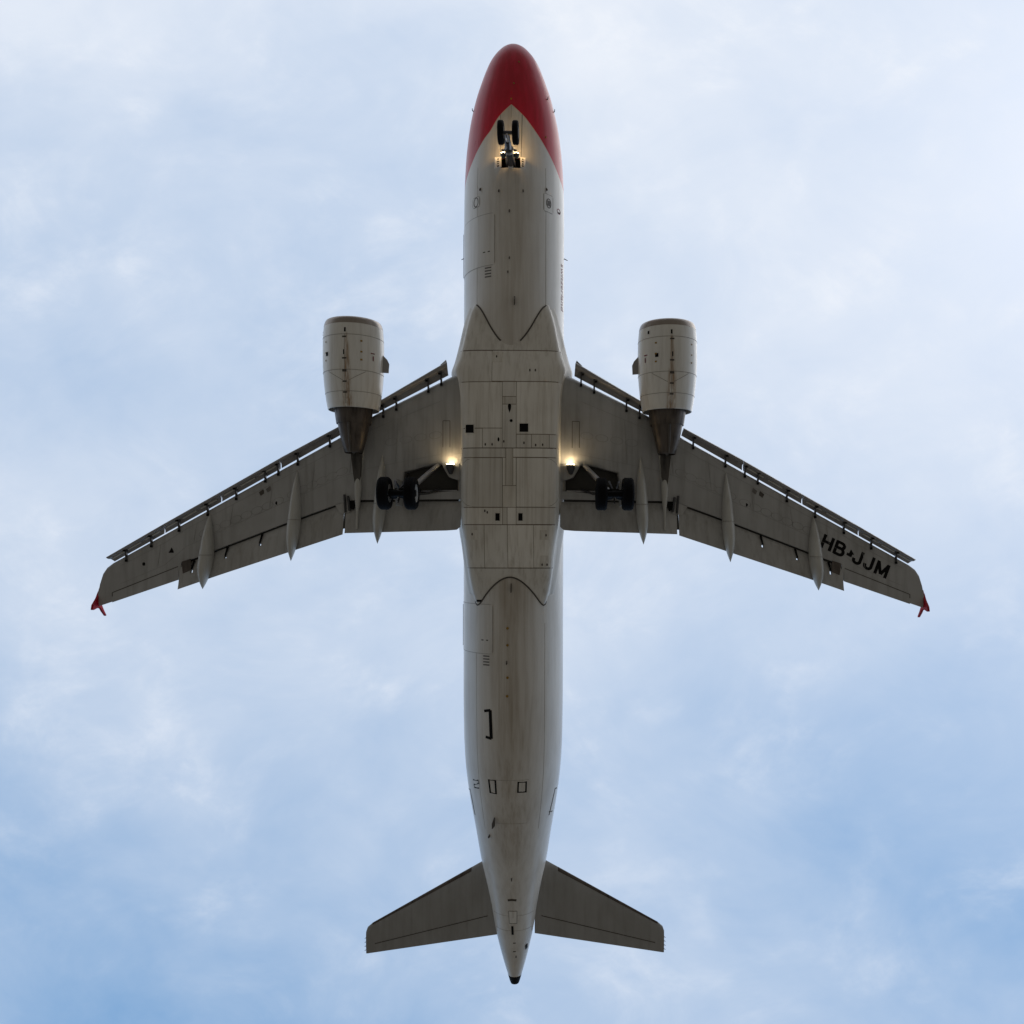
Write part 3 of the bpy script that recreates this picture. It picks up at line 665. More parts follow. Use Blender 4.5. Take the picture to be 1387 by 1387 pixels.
        def hit(fc):
            if len(fc) != 4: return False
            c = [sum(v[i][k] for i in fc) / 4 for k in range(2)]
            return any(abs(c[0] - hx) < .055 and abs(c[1] - hy) < .07 for hx, hy in holes)
        f = [q for q in f if not hit(q)]
        return obj(name, v, f, 'flap', wing, 40, side)
    TEI = [(1.984, -18.889, -1.896), (6.346, -19.005, -1.381)]; TEO = [(6.425, -19.052, -1.352), (11.355, -20.633, -0.770), (13.064, -21.206, -0.569)]
    HO = [(9.768, -19.426, -0.817), (11.178, -19.947, -0.651), (12.556, -20.473, -0.488)]
    xi = [TEI[0][0] - .12, TEI[0][0] + .02, TEI[0][0] + .4] + [TEI[0][0] + .4 + (TEI[1][0] - TEI[0][0] - .4) * i / 8 for i in range(1, 9)]
    st = []
    for i, x in enumerate(xi):
        yt = TEI[0][1] + (TEI[1][1] - TEI[0][1]) * (x - TEI[0][0]) / (TEI[1][0] - TEI[0][0])
        if i == 0: yt += .13
        if i == 1: yt += .02
        st.append((x, pl(COVE, x) - .075, yt, zl(x) + .12, zl(x) - .28))
    flap('inboard_flap', st)
    xo = sorted([TEO[0][0] + (TEO[2][0] - TEO[0][0]) * i / 26 for i in range(27)] + [h[0] + e for h in HO for e in (-.045, .045)])
    st = []
    for x in xo:
        yt = pl([(p[0], p[1]) for p in TEO], x)
        st.append((x, pl(COVE, min(x, XC)) - .075, yt, zl(x) + .08, zl(x) - .26))
    flap('outboard_flap', st, [(h[0], h[1]) for h in HO])
    for nm_, x0_, x1_ in (('spoiler_panel', 2.0, TEI[1][0] + .05), ('spoiler_panel', TEI[1][0] + .05, XC - .06)):
        m = MB(); rr = []
        for i in range(13):
            x = x0_ + (x1_ - x0_) * i / 12; y = pl(COVE, x); rr.append([(x, y + .12, zl(x) + .17), (x, y - .42, zl(x) + .15), (x, y - .42, zl(x) + .165), (x, y + .12, zl(x) + .22)])
        m.add(*loft(rr)); m.build(nm_, 'well', wing, side, 0)  # dark colour stands in for cove shade seen through the flap gap
    m = MB().slab([(TEI[1][0] + .035, pl(COVE, TEI[1][0]) - .02, zl(6.5) + .04), (TEI[1][0] - .08, pl(COVE, TEI[1][0]) - .02, zl(6.5) + .04), (TEI[1][0] - .06, TEI[1][1] + .18, zl(6.5) - .20), (TEI[1][0] + .09, TEO[0][1] + .22, zl(6.5) - .20)], .02); m.build('flap_gap_seal', 'well', wing, side, 0)
    for h in HO:
        MB().tube([(h[0], h[1] + .05, h[2] - .02), (h[0] - .06, h[1] + .40, zl(h[0]) - .012)], [.03, .045], 6).build('hinge_arm', 'black', wing, side)
    # plates and links at the flap kink
    MB().slab([(6.779, -17.930, -1.100), (6.253, -17.762, -1.162), (6.175, -18.203, -1.241), (6.553, -18.273, -1.197)], .04).build('kink_plate', 'flap', wing, side, 0)
    for a, b in (((6.411, -17.522, -1.154), (6.344, -18.204, -1.242)), ((6.265, -17.579, -1.171), (6.184, -18.148, -1.260))):
        MB().tube([a, b], .045, 6).build('flap_link', 'dmetal', wing, side)
    MB().slab([(6.215, -17.747, -1.147), (5.909, -17.748, -1.183), (6.050, -18.118, -1.236), (6.181, -18.033, -1.221)], .03).build('kink_gap_cover', 'black', wing, side, 0)
    MB().slab([(13.013, -20.130, -0.345), (12.647, -20.012, -0.388), (12.572, -20.444, -0.487), (12.922, -20.591, -0.445)], .03).build('flap_recess_shade', 'core', wing, side, 0)  # dark plate stands in for the shaded recess at the flap end
    # aileron plate
    A0, A1, A2, A3 = (13.181, -20.320, -0.299), (15.939, -21.371, 0.027), (15.940, -21.759, 0.027), (13.143, -20.837, -0.303)
    MB().slab([A0, A1, A2, A3], .015).build('aileron', 'wing', wing, side, 0)
    def strip(pts, w, name, mat, th=.012):
        for a, b in zip(pts, pts[1:]):
            d = Vector((b[0] - a[0], b[1] - a[1], 0)).normalized(); nn = Vector((-d.y, d.x, 0)) * w / 2
            MB().slab([Vector(a) - nn, Vector(b) - nn, Vector(b) + nn, Vector(a) + nn], th).build(name, mat, wing, side, 0)
    strip([(13.177, -20.320, -0.307), (15.934, -21.371, 0.018), (15.934, -21.523, 0.018)], .028, 'aileron_gap', 'seam', .008)
    # spanwise dark slot where the flap tucks in
    # access covers under the tanks
    for (a, b, n) in (((6.325, -16.556, -1.104), (8.682, -17.566, -0.826), 6), ((8.860, -17.679, -0.805), (12.293, -19.085, -0.400), 8), ((2.581, -15.244, -1.545), (4.873, -15.553, -1.275), 4)):
        for k in range(n):
            t = (k + .5) / n; c = [a[i] + (b[i] - a[i]) * t for i in range(3)]
            ux = Vector((b[0] - a[0], b[1] - a[1], 0)).normalized(); uy = Vector((-ux.y, ux.x, 0))
            rim = [Vector(c) + ux * (.23 * math.cos(q)) + uy * (.13 * math.sin(q)) for q in [2 * math.pi * i / 18 for i in range(18)]]
            for nm_, sc_, z_, mt in (('access_cover_gap', 1.10, -.002, 'stab'), ('access_cover', .96, -.005, 'wing')):
                rr = [Vector(c) + (p - Vector(c)) * sc_ for p in rim]
                MB().slab([(p.x, p.y, zl(p.x) + z_) for p in rr], .01).build(nm_, mt, wing, side, 0)
    for u in ((9.118, -17.836, -0.778), (14.597, -20.226, -0.132)):
        MB().slab([(u[0] + .07 * math.cos(q), u[1] + .07 * math.sin(q), zl(u[0]) - .006) for q in [2 * math.pi * i / 12 for i in range(12)]], .01).build('drain_hole', 'black', wing, side, 0)
    u = (13.457, -19.697, -0.262); MB().slab([(u[0] + a, u[1] + b, zl(u[0]) - .012) for a, b in ((-.02, .13), (.10, -.08), (-.14, -.08))], .02).build('vent_scoop', 'black', wing, side, 0)
    for du, mt in ((0, 'seam'), (.28, 'stencil')):
        u = (9.724, -17.390, -0.703); MB().slab([(u[0] - du + a, u[1] + du * .45 + b, zl(u[0] - du) - .01) for a, b in ((.12, -.03), (.05, -.16), (-.12, -.05), (-.05, .10))], .015).build('naca_inlet', mt, wing, side, 0)
    for k in range(3):
        strip([(2.581, -14.743, -1.552), (2.580, -15.747, -1.552)] if k == 0 else ([(2.311, -14.747, -1.583), (2.310, -15.750, -1.583)] if k == 1 else [(2.581, -14.743, -1.552), (2.311, -14.747, -1.583)]), .02, 'panel_seam', 'seam')

    for fr in (.17, .62):
        P = []
        for i in range(15):
            x = 2.6 + (15.6 - 2.6) * i / 14; ya = pl(LEP, x); yb = pl(COVE, x) if x < XC else pl(AILT, x); P.append((x, ya + (yb - ya) * fr, zl(x) - .004))
        strip(P, .014, 'spar_joint', 'stab', .006)
    for x in (4.3, 6.1, 7.6, 9.3, 10.9, 12.4, 13.9):
        ya = pl(LEP, x); yb = pl(COVE, x) if x < XC else pl(AILT, x); strip([(x, ya + (yb - ya) * .17, zl(x) - .004), (x + .12, ya + (yb - ya) * .62, zl(x) - .004)], .012, 'rib_joint', 'stab', .006)
    # flap track canoes
    def canoe(a, b, wd, dp, droop):
        a, b = Vector(a), Vector(b); rings = []
        for i in range(27):
            t = i / 26; c = a.lerp(b, t)
            g = (math.sin(math.pi * min(1, t / .62) / 2) ** .8) if t < .62 else max(0.0, 1 - ((t - .62) / .38) ** 2.3)
            g = max(g, .015); 
            zc = zl(c.x) - .10 * g - droop * max(0, (t - .45) / .55) ** 1.3
            rings.append([(c.x + wd / 2 * g * math.sin(q), c.y, zc - dp * g * (math.cos(q) if math.cos(q) > 0 else .5 * math.cos(q))) for q in [2 * math.pi * k / 20 for k in range(20)]])
        v, f = loft(rings); o = obj('flap_track_fairing', v, f, 'canoe', wing, 60, side); return o
    CAN = (((4.931, -16.031, -1.268), (5.024, -19.402, -1.807), .46), ((8.295, -16.570, -0.871), (8.411, -20.070, -1.358), .47), ((11.850, -18.246, -0.452), (11.956, -21.172, -0.889), .52))
    for a, b, w_ in CAN:
        o = canoe(a, b, w_, .42, .42)
        c = Vector(a).lerp(Vector(b), .55)
        MB().tube([(c.x + w_ / 2 * .99 * math.sin(R(q)), c.y, zl(c.x) - .10 - .07 - .42 * math.cos(R(q))) for q in range(-80, 81, 10)], .009, 5).build('fairing_joint', 'faint', o, side)
    # wing tip fence
    z0 = zl(TIPX) + .05; y0 = -21.386
    poly = [(y0 + .05, 0), (y0 - .22, -.18), (y0 - .46, -.43), (y0 - .64, -.48), (y0 - .66, -.42), (y0 - .58, -.10), (y0 - .60, .04), (y0 - .76, .18), (y0 - .96, .40), (y0 - .92, .42), (y0 - .74, .28), (y0 - .40, .06)]
    m = MB().prism([(a, b + z0 + .05) for a, b in poly], 'x', TIPX - .03, TIPX + .06); m.build('wing_tip_fence', 'red', wing, side, 20)
    MB().tube([(TIPX - .02, -21.209, z0 + .05), (TIPX + .02, y0 - .3, z0 + .05), (TIPX + .02, y0 - .62, z0 + .05)], [.03, .10, .04], 10).build('tip_lamp_housing', 'red', wing, side)
    # landing lamp at the wing root
    lp = (2.257, -16.436, -1.750)
    m = MB().tube([(lp[0], lp[1] - .30, -1.68), (lp[0], lp[1] - .12, -1.80), (lp[0], lp[1] + .02, -1.80)], [.08, .16, .17], 14); m.build('landing_lamp', 'dmetal', wing, side)
    MB().tube([(lp[0], lp[1] + .022, -1.80), (lp[0], lp[1] + .035, -1.80)], .15, 14).build('lamp_lens', 'lamp', wing, side)
    MB().slab([(2.604, -16.363, -1.573), (1.952, -16.368, -1.650), (1.951, -16.981, -1.650), (2.234, -16.923, -1.616), (2.405, -16.783, -1.596), (2.547, -16.475, -1.580)], .03).build('lamp_panel', 'flap', wing, side, 0)
    la = bpy.data.lights.new('landing_light', 'SPOT'); la.energy = 5.2; la.color = (1.0, .54, .19); la.spot_size = R(160); la.spot_blend = .6; la.shadow_soft_size = .08
    lo = bpy.data.objects.new('landing_light', la); COL.objects.link(lo); lo.parent = wing; lo.location = (lp[0] * side, lp[1] + .09, -1.74)
    lo.rotation_euler = Vector((0, -1, -.12)).to_track_quat('Z', 'Y').to_euler()

# registration under the port wing
O_ = Vector((-12.137, -19.460, -0.418)); E_ = Vector((-14.906, -20.738, -0.091)); T_ = Vector((-12.332, -18.947, -0.395))
LV = E_ - O_; UV = T_ - O_
def stroke_letter(ch):
    w = .15
    def S(pts): return pts
    if ch == 'H': return .70, [[(.09, 0), (.09, 1)], [(.61, 0), (.61, 1)], [(.09, .52), (.61, .52)]]
    if ch == 'B':
        c1 = [(.09, .925), (.36, .925)] + [(.40 + .18 * math.sin(R(a)), .73 + .195 * math.cos(R(a))) for a in range(0, 181, 30)] + [(.09, .535)]
        c2 = [(.09, .535), (.38, .535)] + [(.41 + .21 * math.sin(R(a)), .305 + .23 * math.cos(R(a))) for a in range(0, 181, 30)] + [(.09, .075)]
        return .72, [[(.09, 0), (.09, 1)], c1, c2]
    if ch == '-': return .40, [[(.0, .40), (.34, .40)]]
    if ch == 'J': return .62, [[(.48, 1), (.48, .28)] + [(.27 + .21 * math.cos(R(a)), .27 - .195 * math.sin(R(a))) for a in range(15, 181, 15)] + [(.06, .34)]]
    if ch == 'M': return .84, [[(.09, 0), (.09, 1)], [(.75, 0), (.75, 1)], [(.09, .95), (.42, .12)], [(.75, .95), (.42, .12)]]
total = 0; lay = []
for ch in 'HB-JJM':
    wd, st = stroke_letter(ch); lay.append((ch, total, st)); total += wd + (.12 if ch not in '-' else .04)
total -= .12
lx = LV / (total)
for ch, x0, st in lay:
    m = MB(); hw = .098
    asp = lx.length / UV.length
    for li, pts in enumerate(st):
        for i in range(len(pts) - 1):
            a, b = Vector(pts[i]), Vector(pts[i + 1]); dd = (b - a); ln = dd.length; dd = dd / ln; nn = Vector((-dd.y, dd.x)) * hw
            ext = .0 if len(pts) == 2 else .02
            a2, b2 = a - dd * ext, b + dd * ext
            P = [O_ + lx * (x0 + q.x) + UV * q.y for q in (a2 - nn, b2 - nn, b2 + nn, a2 + nn)]
            off = .004 + .0007 * (i + 3 * li)
            m.add([(p.x, p.y, zl(p.x) - off) for p in P], [(0, 1, 2, 3)])
    m.build('registration_letter', 'black', WINGS[-1], 1, 0)

# engines -----------------------------------------------------------------------
EX = 5.879; EY = -10.998; EZ = -1.78
for side in (1, -1):
    eng = empty('engine', plane, (EX * side, EY, EZ))
    prof = [(-.02, .955), (-.06, .985), (-.12, 1.012), (-.24, 1.045)]
    v, f = loft(lathe([(-.50, .86), (-.25, .84), (-.10, .865), (-.03, .925), (0, .96), (-.02, .995), (-.07, 1.025), (-.14, 1.05), (-.27, 1.073)], 72), cap=False); obj('inlet_lip', v, f, 'lip', eng, 60)
    v, f = loft(lathe([(-.27, 1.071), (-.55, 1.093), (-.9, 1.105), (-1.4, 1.11), (-1.9, 1.10), (-2.35, 1.07), (-2.75, 1.03), (-3.1, .985), (-3.42, .93), (-3.43, .90), (-3.2, .88), (-2.6, .90), (-1.6, .90), (-.50, .86)], 72), cap=False); obj('nacelle', v, f, 'nacelle', eng, 50)
    v, f = loft(lathe([(-1.45, .16), (-1.46, .89)], 48), cap=False); obj('fan', v, f, 'dmetal', eng, 40)
    v, f = loft(lathe([(-.95, .01), (-1.1, .10), (-1.45, .24)], 24), cap=False); obj('fan_spinner', v, f, 'dmetal', eng, 40)
    for k in range(18):
        a = 2 * math.pi * k / 18; rt = Matrix.Rotation(a, 3, 'Y') @ Matrix.Rotation(R(50), 3, 'Z')
        MB().box(Vector((math.sin(a) * .55, -1.36, math.cos(a) * .55)), (.03, .16, .62), Matrix.Rotation(a, 3, 'Y') @ Matrix.Rotation(R(35), 3, 'Z')).build('fan_blade', 'metal', eng, 1, 0)
    v, f = loft(lathe([(-2.4, .60), (-2.8, .70), (-3.2, .715), (-3.5, .69), (-3.90, .635), (-3.93, .625)], 56), cap=False); obj('core_cowl', v, f, 'core', eng, 50)
    v, f = loft(lathe([(-3.90, .585), (-4.1, .55), (-4.5, .465), (-4.85, .375), (-5.0, .335), (-5.01, .32), (-4.9, .33), (-4.3, .33)], 56), cap=False); obj('primary_nozzle', v, f, 'core', eng, 50)
    v, f = loft(lathe([(-4.5, .33), (-4.52, .05)], 40), cap=False); obj('turbine_exit', v, f, 'black', eng, 50)
    v, f = loft(lathe([(-4.5, .20), (-4.8, .14), (-5.0, .06), (-5.05, .01)], 24), cap=False); obj('exhaust_plug', v, f, 'hot', eng, 50)
    v, f = loft(lathe([(-3.0, .70), (-3.02, .90)], 56), cap=False); obj('bypass_duct', v, f, 'black', eng, 50)
    MB().tube([(0.02, -3.95, -.63), (.02, -4.5, -.51), (.02, -5.0, -.40)], [.05, .05, .03], 8).build('core_reflection_line', 'hot', eng, side)  # dark tube standing in for a reflection down the core
    # seams round the cowls
    def nr(y):
        t = [(-.27, 1.071), (-.55, 1.093), (-.9, 1.105), (-1.4, 1.11), (-1.9, 1.10), (-2.35, 1.07), (-2.75, 1.03), (-3.1, .985), (-3.42, .93)]
        t2 = sorted(t); return pchip([(a, b) for a, b in t2], y, 1)
    def npnt(y, ang, off=0): r = nr(y) + off; return Vector((r * math.sin(R(ang)), y, -r * math.cos(R(ang))))
    for y, mt in ((-.72, 'faint'), (-2.05, 'faint'), (-2.85, 'faint')):
        MB().tube([npnt(y, a, .0) for a in range(-100, 101, 5)], .009, 5).build('cowl_seam', mt, eng)
    MB().tube([npnt(-.72 - 2.6 * k / 20, 2, .0) for k in range(21)], .007, 5).build('cowl_seam', 'faint', eng, side)
    for a0, a1 in ((-6, -38), (6, 38)): MB().tube([npnt(-2.45 + .36 * k / 8, a0 + (a1 - a0) * k / 8, .0) for k in range(9)], .009, 5).build('cowl_seam', 'faint', eng)
    def mark(name, y, ang, ly, la, mat, off=.012):
        m = MB(); n = 3; g = [[npnt(y + ly * (i / 2 - .5), ang + la * (j / n - .5), off) for j in range(n + 1)] for i in range(3)]
        low = [[npnt(y + ly * (i / 2 - .5), ang + la * (j / n - .5), -.01) for j in range(n + 1)] for i in (0, 2)]
        m.add(*loft([low[0]] + g + [low[1]], closed=False, cap=False)); m.build(name, mat, eng, side, 0)
    for y in (-.82, -1.63, -2.10, -2.50, -2.90): mark('cowl_latch', y, 2, .05 if y > -2 or y < -2.2 else .08, 8, 'seam', .018)
    mark('pressure_relief_door', -.55, 1, .16, 3.2, 'black'); mark('drain_hole', -1.40, 3, .18, 2, 'black')
    mark('vent_square', -1.42, 42 if side > 0 else -27, .14, 6.5, 'black')
    for y in (-.95, -1.36, -1.66):
        mark('yellow_hoist_mark', y, -29, .06, 4, 'yellow'); mark('yellow_hoist_mark', y, 46, .05, 3, 'yellow')
    mark('red_stencil', -1.36, -52, .035, 9, 'redtext'); mark('red_stencil', -1.55, -53, .18, 2.5, 'redtext'); mark('drain_hole', -.50, 74 if side > 0 else -46, .12, 4, 'black')
    # strake on the inboard shoulder
    b0 = npnt(-1.25, -86, -.01); b1 = npnt(-1.95, -84, -.01)
    od = Vector((-1, 0, .35)).normalized()
    P = [b0, b0 + Vector((0, -.18, 0)) + od * .17, b0 + Vector((0, -.34, 0)) + od * .24, b1 + od * .24 + Vector((0, .0, 0)), b1]
    up = Vector((0, 0, .03)); m = MB(); n = len(P)
    m.add(P + [p + up for p in P], [tuple(range(n)), tuple(range(n, 2 * n))] + [(i, (i + 1) % n, n + (i + 1) % n, n + i) for i in range(n)]); m.build('nacelle_strake', 'slat', eng, side, 0)
    # pylon
    zw = zl(EX) - EZ
    m = MB(); secs = [(-.9, .03, 1.08, 1.12), (-1.6, .16, 1.05, 1.35), (-2.6, .20, .9, 1.42), (-3.4, .21, .62, 1.40), (-4.4, .21, .55, zw + .10), (-5.2, .20, .50, zw + .08), (-6.0, .15, .62, zw + .08), (-6.8, .07, zw - .16, zw + .06), (-7.4, .015, zw - .03, zw + .04)]
    m.add(*loft([[(-w, y, zlo), (w, y, zlo), (w * 1.15, y, (zlo + zup) / 2), (w, y, zup), (-w, y, zup), (-w * 1.15, y, (zlo + zup) / 2)] for y, w, zlo, zup in secs])); m.build('pylon', 'canoe', eng, side, 40)
    m = MB(); secs = [(-3.3, .16, .30, .60), (-4.2, .19, .28, .56), (-5.1, .19, .30, .52), (-5.8, .13, .40, .62), (-6.5, .045, .55, zw - .14), (-6.75, .01, .62, zw - .16)]
    m.add(*loft([[(-w, y, zlo), (w, y, zlo), (w, y, zup), (-w, y, zup)] for y, w, zlo, zup in secs])); m.build('heat_shield_and_shade', 'hot', eng, side, 0)  # dark wedge: heat shield together with the pylon's shadow side, as colour
    m = MB(); rr = []
    for t in [i / 16 for i in range(17)]:
        y = -5.6 - 2.25 * t; g = .35 + .65 * math.sin(math.pi * min(1, t * 1.2 + .15)) ; w = .13 * g
        rr.append([(-.02 + w * math.sin(q), y, zw - .06 - .22 * t - .12 * g * (math.cos(q))) for q in [2 * math.pi * k / 12 for k in range(12)]])
    m.add(*loft(rr)); m.build('pylon_tail_fairing', 'canoe', eng, side, 60)

for eng in [o for o in plane.children if o.name.startswith('engine')]:
    for ch in eng.children:
        for v in ch.data.vertices:
            y = v.co.y; v.co.y = y * (3.27 / 3.43) if y > -3.43 else y + .16
    eng.location.y -= .16

# tail ---------------------------------------------------------------------------
def zs(x): return .95 + .105 * (x - .9)
def tailpt(t): return t
SLE = [(0.678, -32.107, 0.930), (1.386, -32.532, 1.000), (5.987, -35.293, 1.500), (6.196, -35.479, 1.530), (6.266, -35.675, 1.550)]
XR = 0.831; YR = -34.175
STE = [(0, YR), (XR - .004, YR), (XR, -35.490), (6.222, -36.609, 1.500)]
for side in (1, -1):
    if side > 0: XRs = .5
    else: XRs = XR
    STE[1] = (XRs - .004, YR); STE[2] = (XRs, STE[2][1])
    xs = sorted([SLE[0][0] - .1, SLE[0][0], XRs - .004, XRs, SLE[1][0]]) + [SLE[1][0] + (SLE[2][0] - SLE[1][0]) * i / 8 for i in range(1, 9)] + [SLE[3][0], SLE[4][0]]
    rings = []
    for x in xs:
        yl, yt = pl(SLE, x), pl(STE, x); c = yl - yt; r = []
        n = 14
        lo = []; up = []
        for k in range(n + 1):
            q = (1 - math.cos(math.pi * k / n)) / 2; th = .10 * c * (2.2 * math.sqrt(q) * (1 - q) ** .9 + .02)
            lo.append((x, yl - c * q, zs(x) - th * .55)); up.append((x, yl - c * q, zs(x) + th * .45))
        rings.append(lo + list(reversed(up[1:])))
    v, f = loft(rings); st = obj('tailplane', v, f, 'stab', plane, 40, side)
    def sz(x, y):
        yl, yt = pl(SLE, x), pl(STE, x); q = (yl - y) / (yl - yt); th = .10 * (yl - yt) * (2.2 * math.sqrt(max(0, q)) * (1 - q) ** .9 + .02); return zs(x) - th * .55
    a, b = (1.107, -34.730, 1.000), (5.879, -36.151, 1.500); m = MB(); P = []
    for i in range(13):
        t = i / 12; x = a[0] + (b[0] - a[0]) * t; y = a[1] + (b[1] - a[1]) * t; P.append((x, y, sz(x, y)))
    MB().tube(P, .018, 6).build('elevator_hinge_gap', 'seam', st, side)
    m = MB(); P = []; x0, x1 = 1.788, SLE[2][0]
    rr = []
    for i in range(13):
        x = x0 + (x1 - x0) * i / 12; y = pl(SLE, x); c = y - pl(STE, x); w = .045 * c + .02; row = []
        for k in range(7):
            q = k / 6 * w / c; th = .10 * c * (2.2 * math.sqrt(q) * (1 - q) ** .9 + .02); row.append((x, y - c * q + .006, zs(x) - th * .55 - .006))
        rr.append(row)
    m.add(*loft(rr, closed=False, cap=False)); m.build('leading_edge_strip', 'core', st, side, 60)
    for k in range(4):
        y = SLE[4][1] - .25 - .17 * k; MB().tube([(SLE[4][0] - .02, y, zs(6.2)), (SLE[4][0] + .06, y - .05, zs(6.2))], .012, 5).build('static_wick', 'black', st, side)
# fin
m = MB(); rr = []
for z, yl, yt, th in ((1.6, -29.6, -36.6, .42), (2.4, -30.6, -36.7, .36), (7.6, -35.0, -37.9, .16), (7.8, -35.4, -37.9, .06)):
    c = yl - yt; lo = []; up = []
    for k in range(11):
        q = k / 10; t = th * (2.6 * math.sqrt(q) * (1 - q) ** .9 + .02); lo.append((-t, yl - c * q, z)); up.append((t, yl - c * q, z))
    rr.append(lo + list(reversed(up[1:])))
m.add(*loft(rr)); m.build('fin', 'red', plane, 1, 40)

# landing gear -----------------------------------------------------------------------
def tyre_rings(r, w, n=40):
    prof = [(-w * .30, r * .52), (-w * .46, r * .60), (-w * .50, r * .76), (-w * .46, r * .90), (-w * .36, r * .965)]
    for k in range(-2, 3):
        x = k * w * .125
        prof += [(x - w * .05, r * .998), (x + w * .035, r), (x + w * .045, r * .985), (x + w * .065, r * .985)]
    prof += [(w * .36, r * .965), (w * .46, r * .90), (w * .50, r * .76), (w * .46, r * .60), (w * .30, r * .52)]
    return [[(x, q * math.sin(2 * math.pi * k / n), q * math.cos(2 * math.pi * k / n)) for k in range(n)] for x, q in prof]
def wheel(parent, c, r, w, out):
    v, f = loft(tyre_rings(r, w), cap=False); v = [(p[0] + c[0], p[1] + c[1], p[2] + c[2]) for p in v]; obj('tyre', v, f, 'rubber', parent, 40)
    pr = [(-w * .34, .02), (-w * .30, r * .22), (-w * .36, r * .26), (-w * .36, r * .46), (-w * .42, r * .50), (-w * .42, r * .56), (w * .42, r * .56), (w * .42, r * .50), (w * .36, r * .46), (w * .36, r * .26), (w * .30, r * .22), (w * .34, .02)]
    v, f = loft([[(x + c[0], q * math.sin(2 * math.pi * k / 32) + c[1], q * math.cos(2 * math.pi * k / 32) + c[2]) for k in range(32)] for x, q in pr]); obj('rim', v, f, 'rim', parent, 35)
AX = -3.76
for side in (1, -1):
    g = empty('main_landing_gear', plane, (0, 0, 0))
    def T(p): return (p[0] * side, p[1], p[2])
    hub = (3.795, -17.64, AX); wx = .465
    wheel(g, T((hub[0] - wx, hub[1], hub[2])), .575, .41, -1); wheel(g, T((hub[0] + wx, hub[1], hub[2])), .575, .41, 1)
    MB().tube([(hub[0] - .62, hub[1], hub[2]), (hub[0] + .62, hub[1], hub[2])], .12, 12).build('axle', 'black', g, side)
    top = (3.62, -17.40, -1.40)
    MB().tube([(hub[0], hub[1], hub[2] - .04), (hub[0] - .03, hub[1] + .05, -3.2)], .10, 14).build('piston', 'dmetal', g, side)
    MB().tube([(hub[0] - .03, hub[1] + .05, -3.25), (hub[0] - .06, hub[1] + .12, -2.5), top], [.15, .16, .19], 16).build('strut', 'dmetal', g, side)
    for dx in (-.17, 0.17):
        MB().tube([(hub[0] + dx * .6, hub[1] + .26, -3.15), (hub[0] + dx, hub[1] + .46, -3.42), (hub[0] + dx * .5, hub[1] + .16, AX)], .042, 8).build('torque_link', 'dmetal', g, side)
    for dx in (-.26, .26):
        MB().tube([(hub[0] + dx, hub[1] - .14, AX + .1), (hub[0] + dx, hub[1] + .10, AX + .16)], .21, 14).build('brake_unit', 'rubber', g, side)
    st_ = (2.744, -16.359, -1.400); MB().tube([(3.70, -17.50, -2.55), ((3.7 + st_[0]) / 2, (-17.5 + st_[1]) / 2, -2.0), st_], [.085, .10, .085], 10).build('side_stay', 'metal', g, side)
    MB().tube([(3.66, -17.6, -2.2), (3.1, -17.5, -1.75), (2.7, -17.3, -1.35)], .045, 8).build('lock_stay', 'dmetal', g, side)
    for k in range(3):
        MB().tube([(hub[0] - .16 + .1 * k, hub[1] + .20, -1.6), (hub[0] - .2 + .12 * k, hub[1] + .26, -2.6), (hub[0] - .1 + .1 * k, hub[1] + .16, -3.6)], .018, 6).build('hydraulic_hose', 'black', g, side)
    MB().slab([(hub[0] + .30, hub[1] + .62, -1.45), (hub[0] + .34, hub[1] + .62, -1.45), (hub[0] + .34, hub[1] - .35, -1.45), (hub[0] + .30, hub[1] - .35, -1.45)], -1.25)  .build('leg_door', 'wing', g, side, 0)
    for y in (hub[1] - .25, hub[1] - .33): MB().tube([(hub[0], y, AX - .02), (hub[0], hub[1], AX + .5)], .025, 6).build('brake_rod', 'dmetal', g, side)

ng = empty('nose_landing_gear', plane, (0, 0, 0))
NY = -5.10; NZ = -3.86
for x in (-.30, .21): wheel(ng, (x, NY, NZ), .385, .225, 1)
MB().tube([(-.38, NY, NZ), (.30, NY, NZ)], .06, 12).build('axle', 'dmetal', ng)
bt = -(BAY_S0 + .14)
MB().tube([(0, NY, NZ - .03), (0, NY - .06, -3.25)], .065, 12).build('piston', 'chrome', ng)
MB().tube([(0, NY - .05, -3.35), (0, NY - .12, -2.8), (0, NY - .26, -1.4)], [.10, .11, .12], 14).build('strut', 'dmetal', ng)
MB().tube([(0, NY - .12, -2.98), (0, NY - .13, -2.86)], .17, 14).build('steering_collar', 'metal', ng)
for dx in (-.07, .07): MB().tube([(dx, NY - .18, -3.2), (dx * 1.3, NY - .36, -3.45), (dx, NY - .08, NZ + .02)], .028, 8).build('torque_link', 'metal', ng)
for dx in (-.14, .14):
    MB().tube([(dx * .6, NY - .12, -2.85), (dx, (NY - .12 - BAY_S1 + .08) / 2, -2.2), (dx * 1.2, -BAY_S1 + .08, -1.5)], .035, 8).build('drag_stay', 'metal', ng)
    MB().tube([(dx * .6, NY - .12, -2.9), (dx * 1.9, NY - .10, -2.85)], .035, 8).build('steering_jack', 'dmetal', ng)
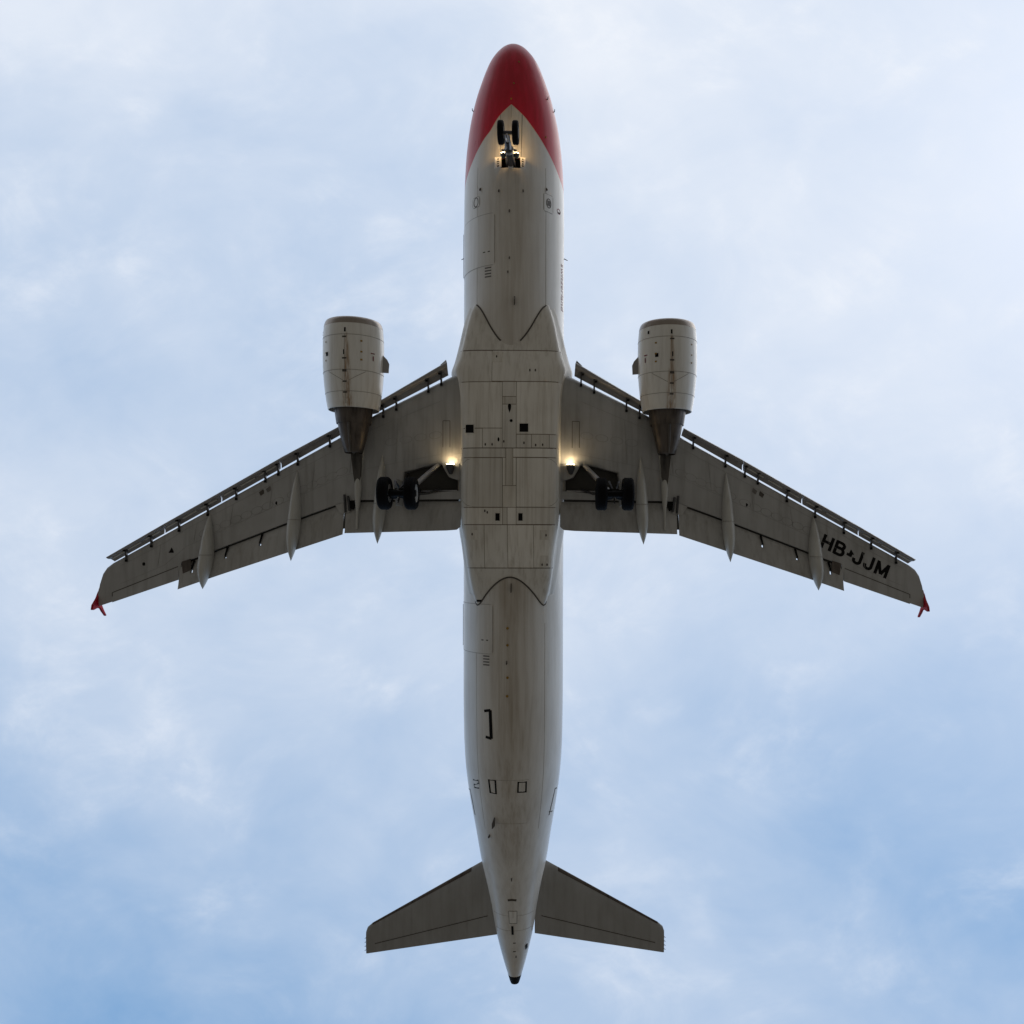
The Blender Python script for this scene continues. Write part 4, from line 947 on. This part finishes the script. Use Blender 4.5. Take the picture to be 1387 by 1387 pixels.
MB().box((0, -(BAY_S1 - .10), -2.03), (.19, .20, .06)).build('bay_tail_plate', 'door', ng, 1, 0)
for sgn in (1, -1):
    x0 = sgn * (BAY_X - .01); x1 = sgn * (BAY_X + .20)
    zt = -2.0
    P = [(x0, -BAY_S0 + .02, zt), (x0, -BAY_S1 + .04, zt), (x1, -BAY_S1 - .22, zt - .40), (x1, -BAY_S0 + .02 - .22, zt - .40)]
    n_ = Vector((.02 * sgn, 0, .005))
    m = MB(); m.add([Vector(p) for p in P] + [Vector(p) + n_ for p in P], [(0, 1, 2, 3), (7, 6, 5, 4), (0, 4, 5, 1), (1, 5, 6, 2), (2, 6, 7, 3), (3, 7, 4, 0)]); d_ = m.build('nose_gear_door', 'door', ng, 1, 0)
    for k in range(4):
        t = .14 + .22 * k; a = Vector(P[0]).lerp(Vector(P[1]), t); b = Vector(P[3]).lerp(Vector(P[2]), t); c = a.lerp(b, .55); yy = Vector((0, -.035, 0)); ww = (b - a) * (.12 + .06 * (k % 2)); o_ = Vector((-.012 * sgn, 0, -.004))
        MB().add([c - ww + yy + o_, c + ww + yy + o_, c + ww - yy * .2 + o_, c - ww - yy * .2 + o_], [(0, 1, 2, 3)]).build('door_stencil', 'black', d_, 1, 0)
for sgn in (1, -1):
    c = (sgn * .24, NY - .10, -2.52)
    MB().tube([(c[0], c[1] - .12, c[2]), (c[0], c[1] - .04, c[2]), (c[0], c[1] + .03, c[2])], [.05, .10, .11], 14).build('taxi_lamp', 'dmetal', ng)
    MB().tube([(c[0], c[1] + .032, c[2]), (c[0], c[1] + .045, c[2])], .10, 14).build('lamp_lens', 'lamp', ng)
    MB().tube([(c[0], c[1] - .06, c[2]), (0, NY - .14, -2.6)], .03, 6).build('lamp_bracket', 'dmetal', ng)
    la = bpy.data.lights.new('taxi_light', 'POINT'); la.energy = 9; la.color = (1.0, .58, .22); la.shadow_soft_size = .06
    lo = bpy.data.objects.new('taxi_light', la); COL.objects.link(lo); lo.parent = ng; lo.location = (c[0] * 1.15, c[1] + .08, c[2])
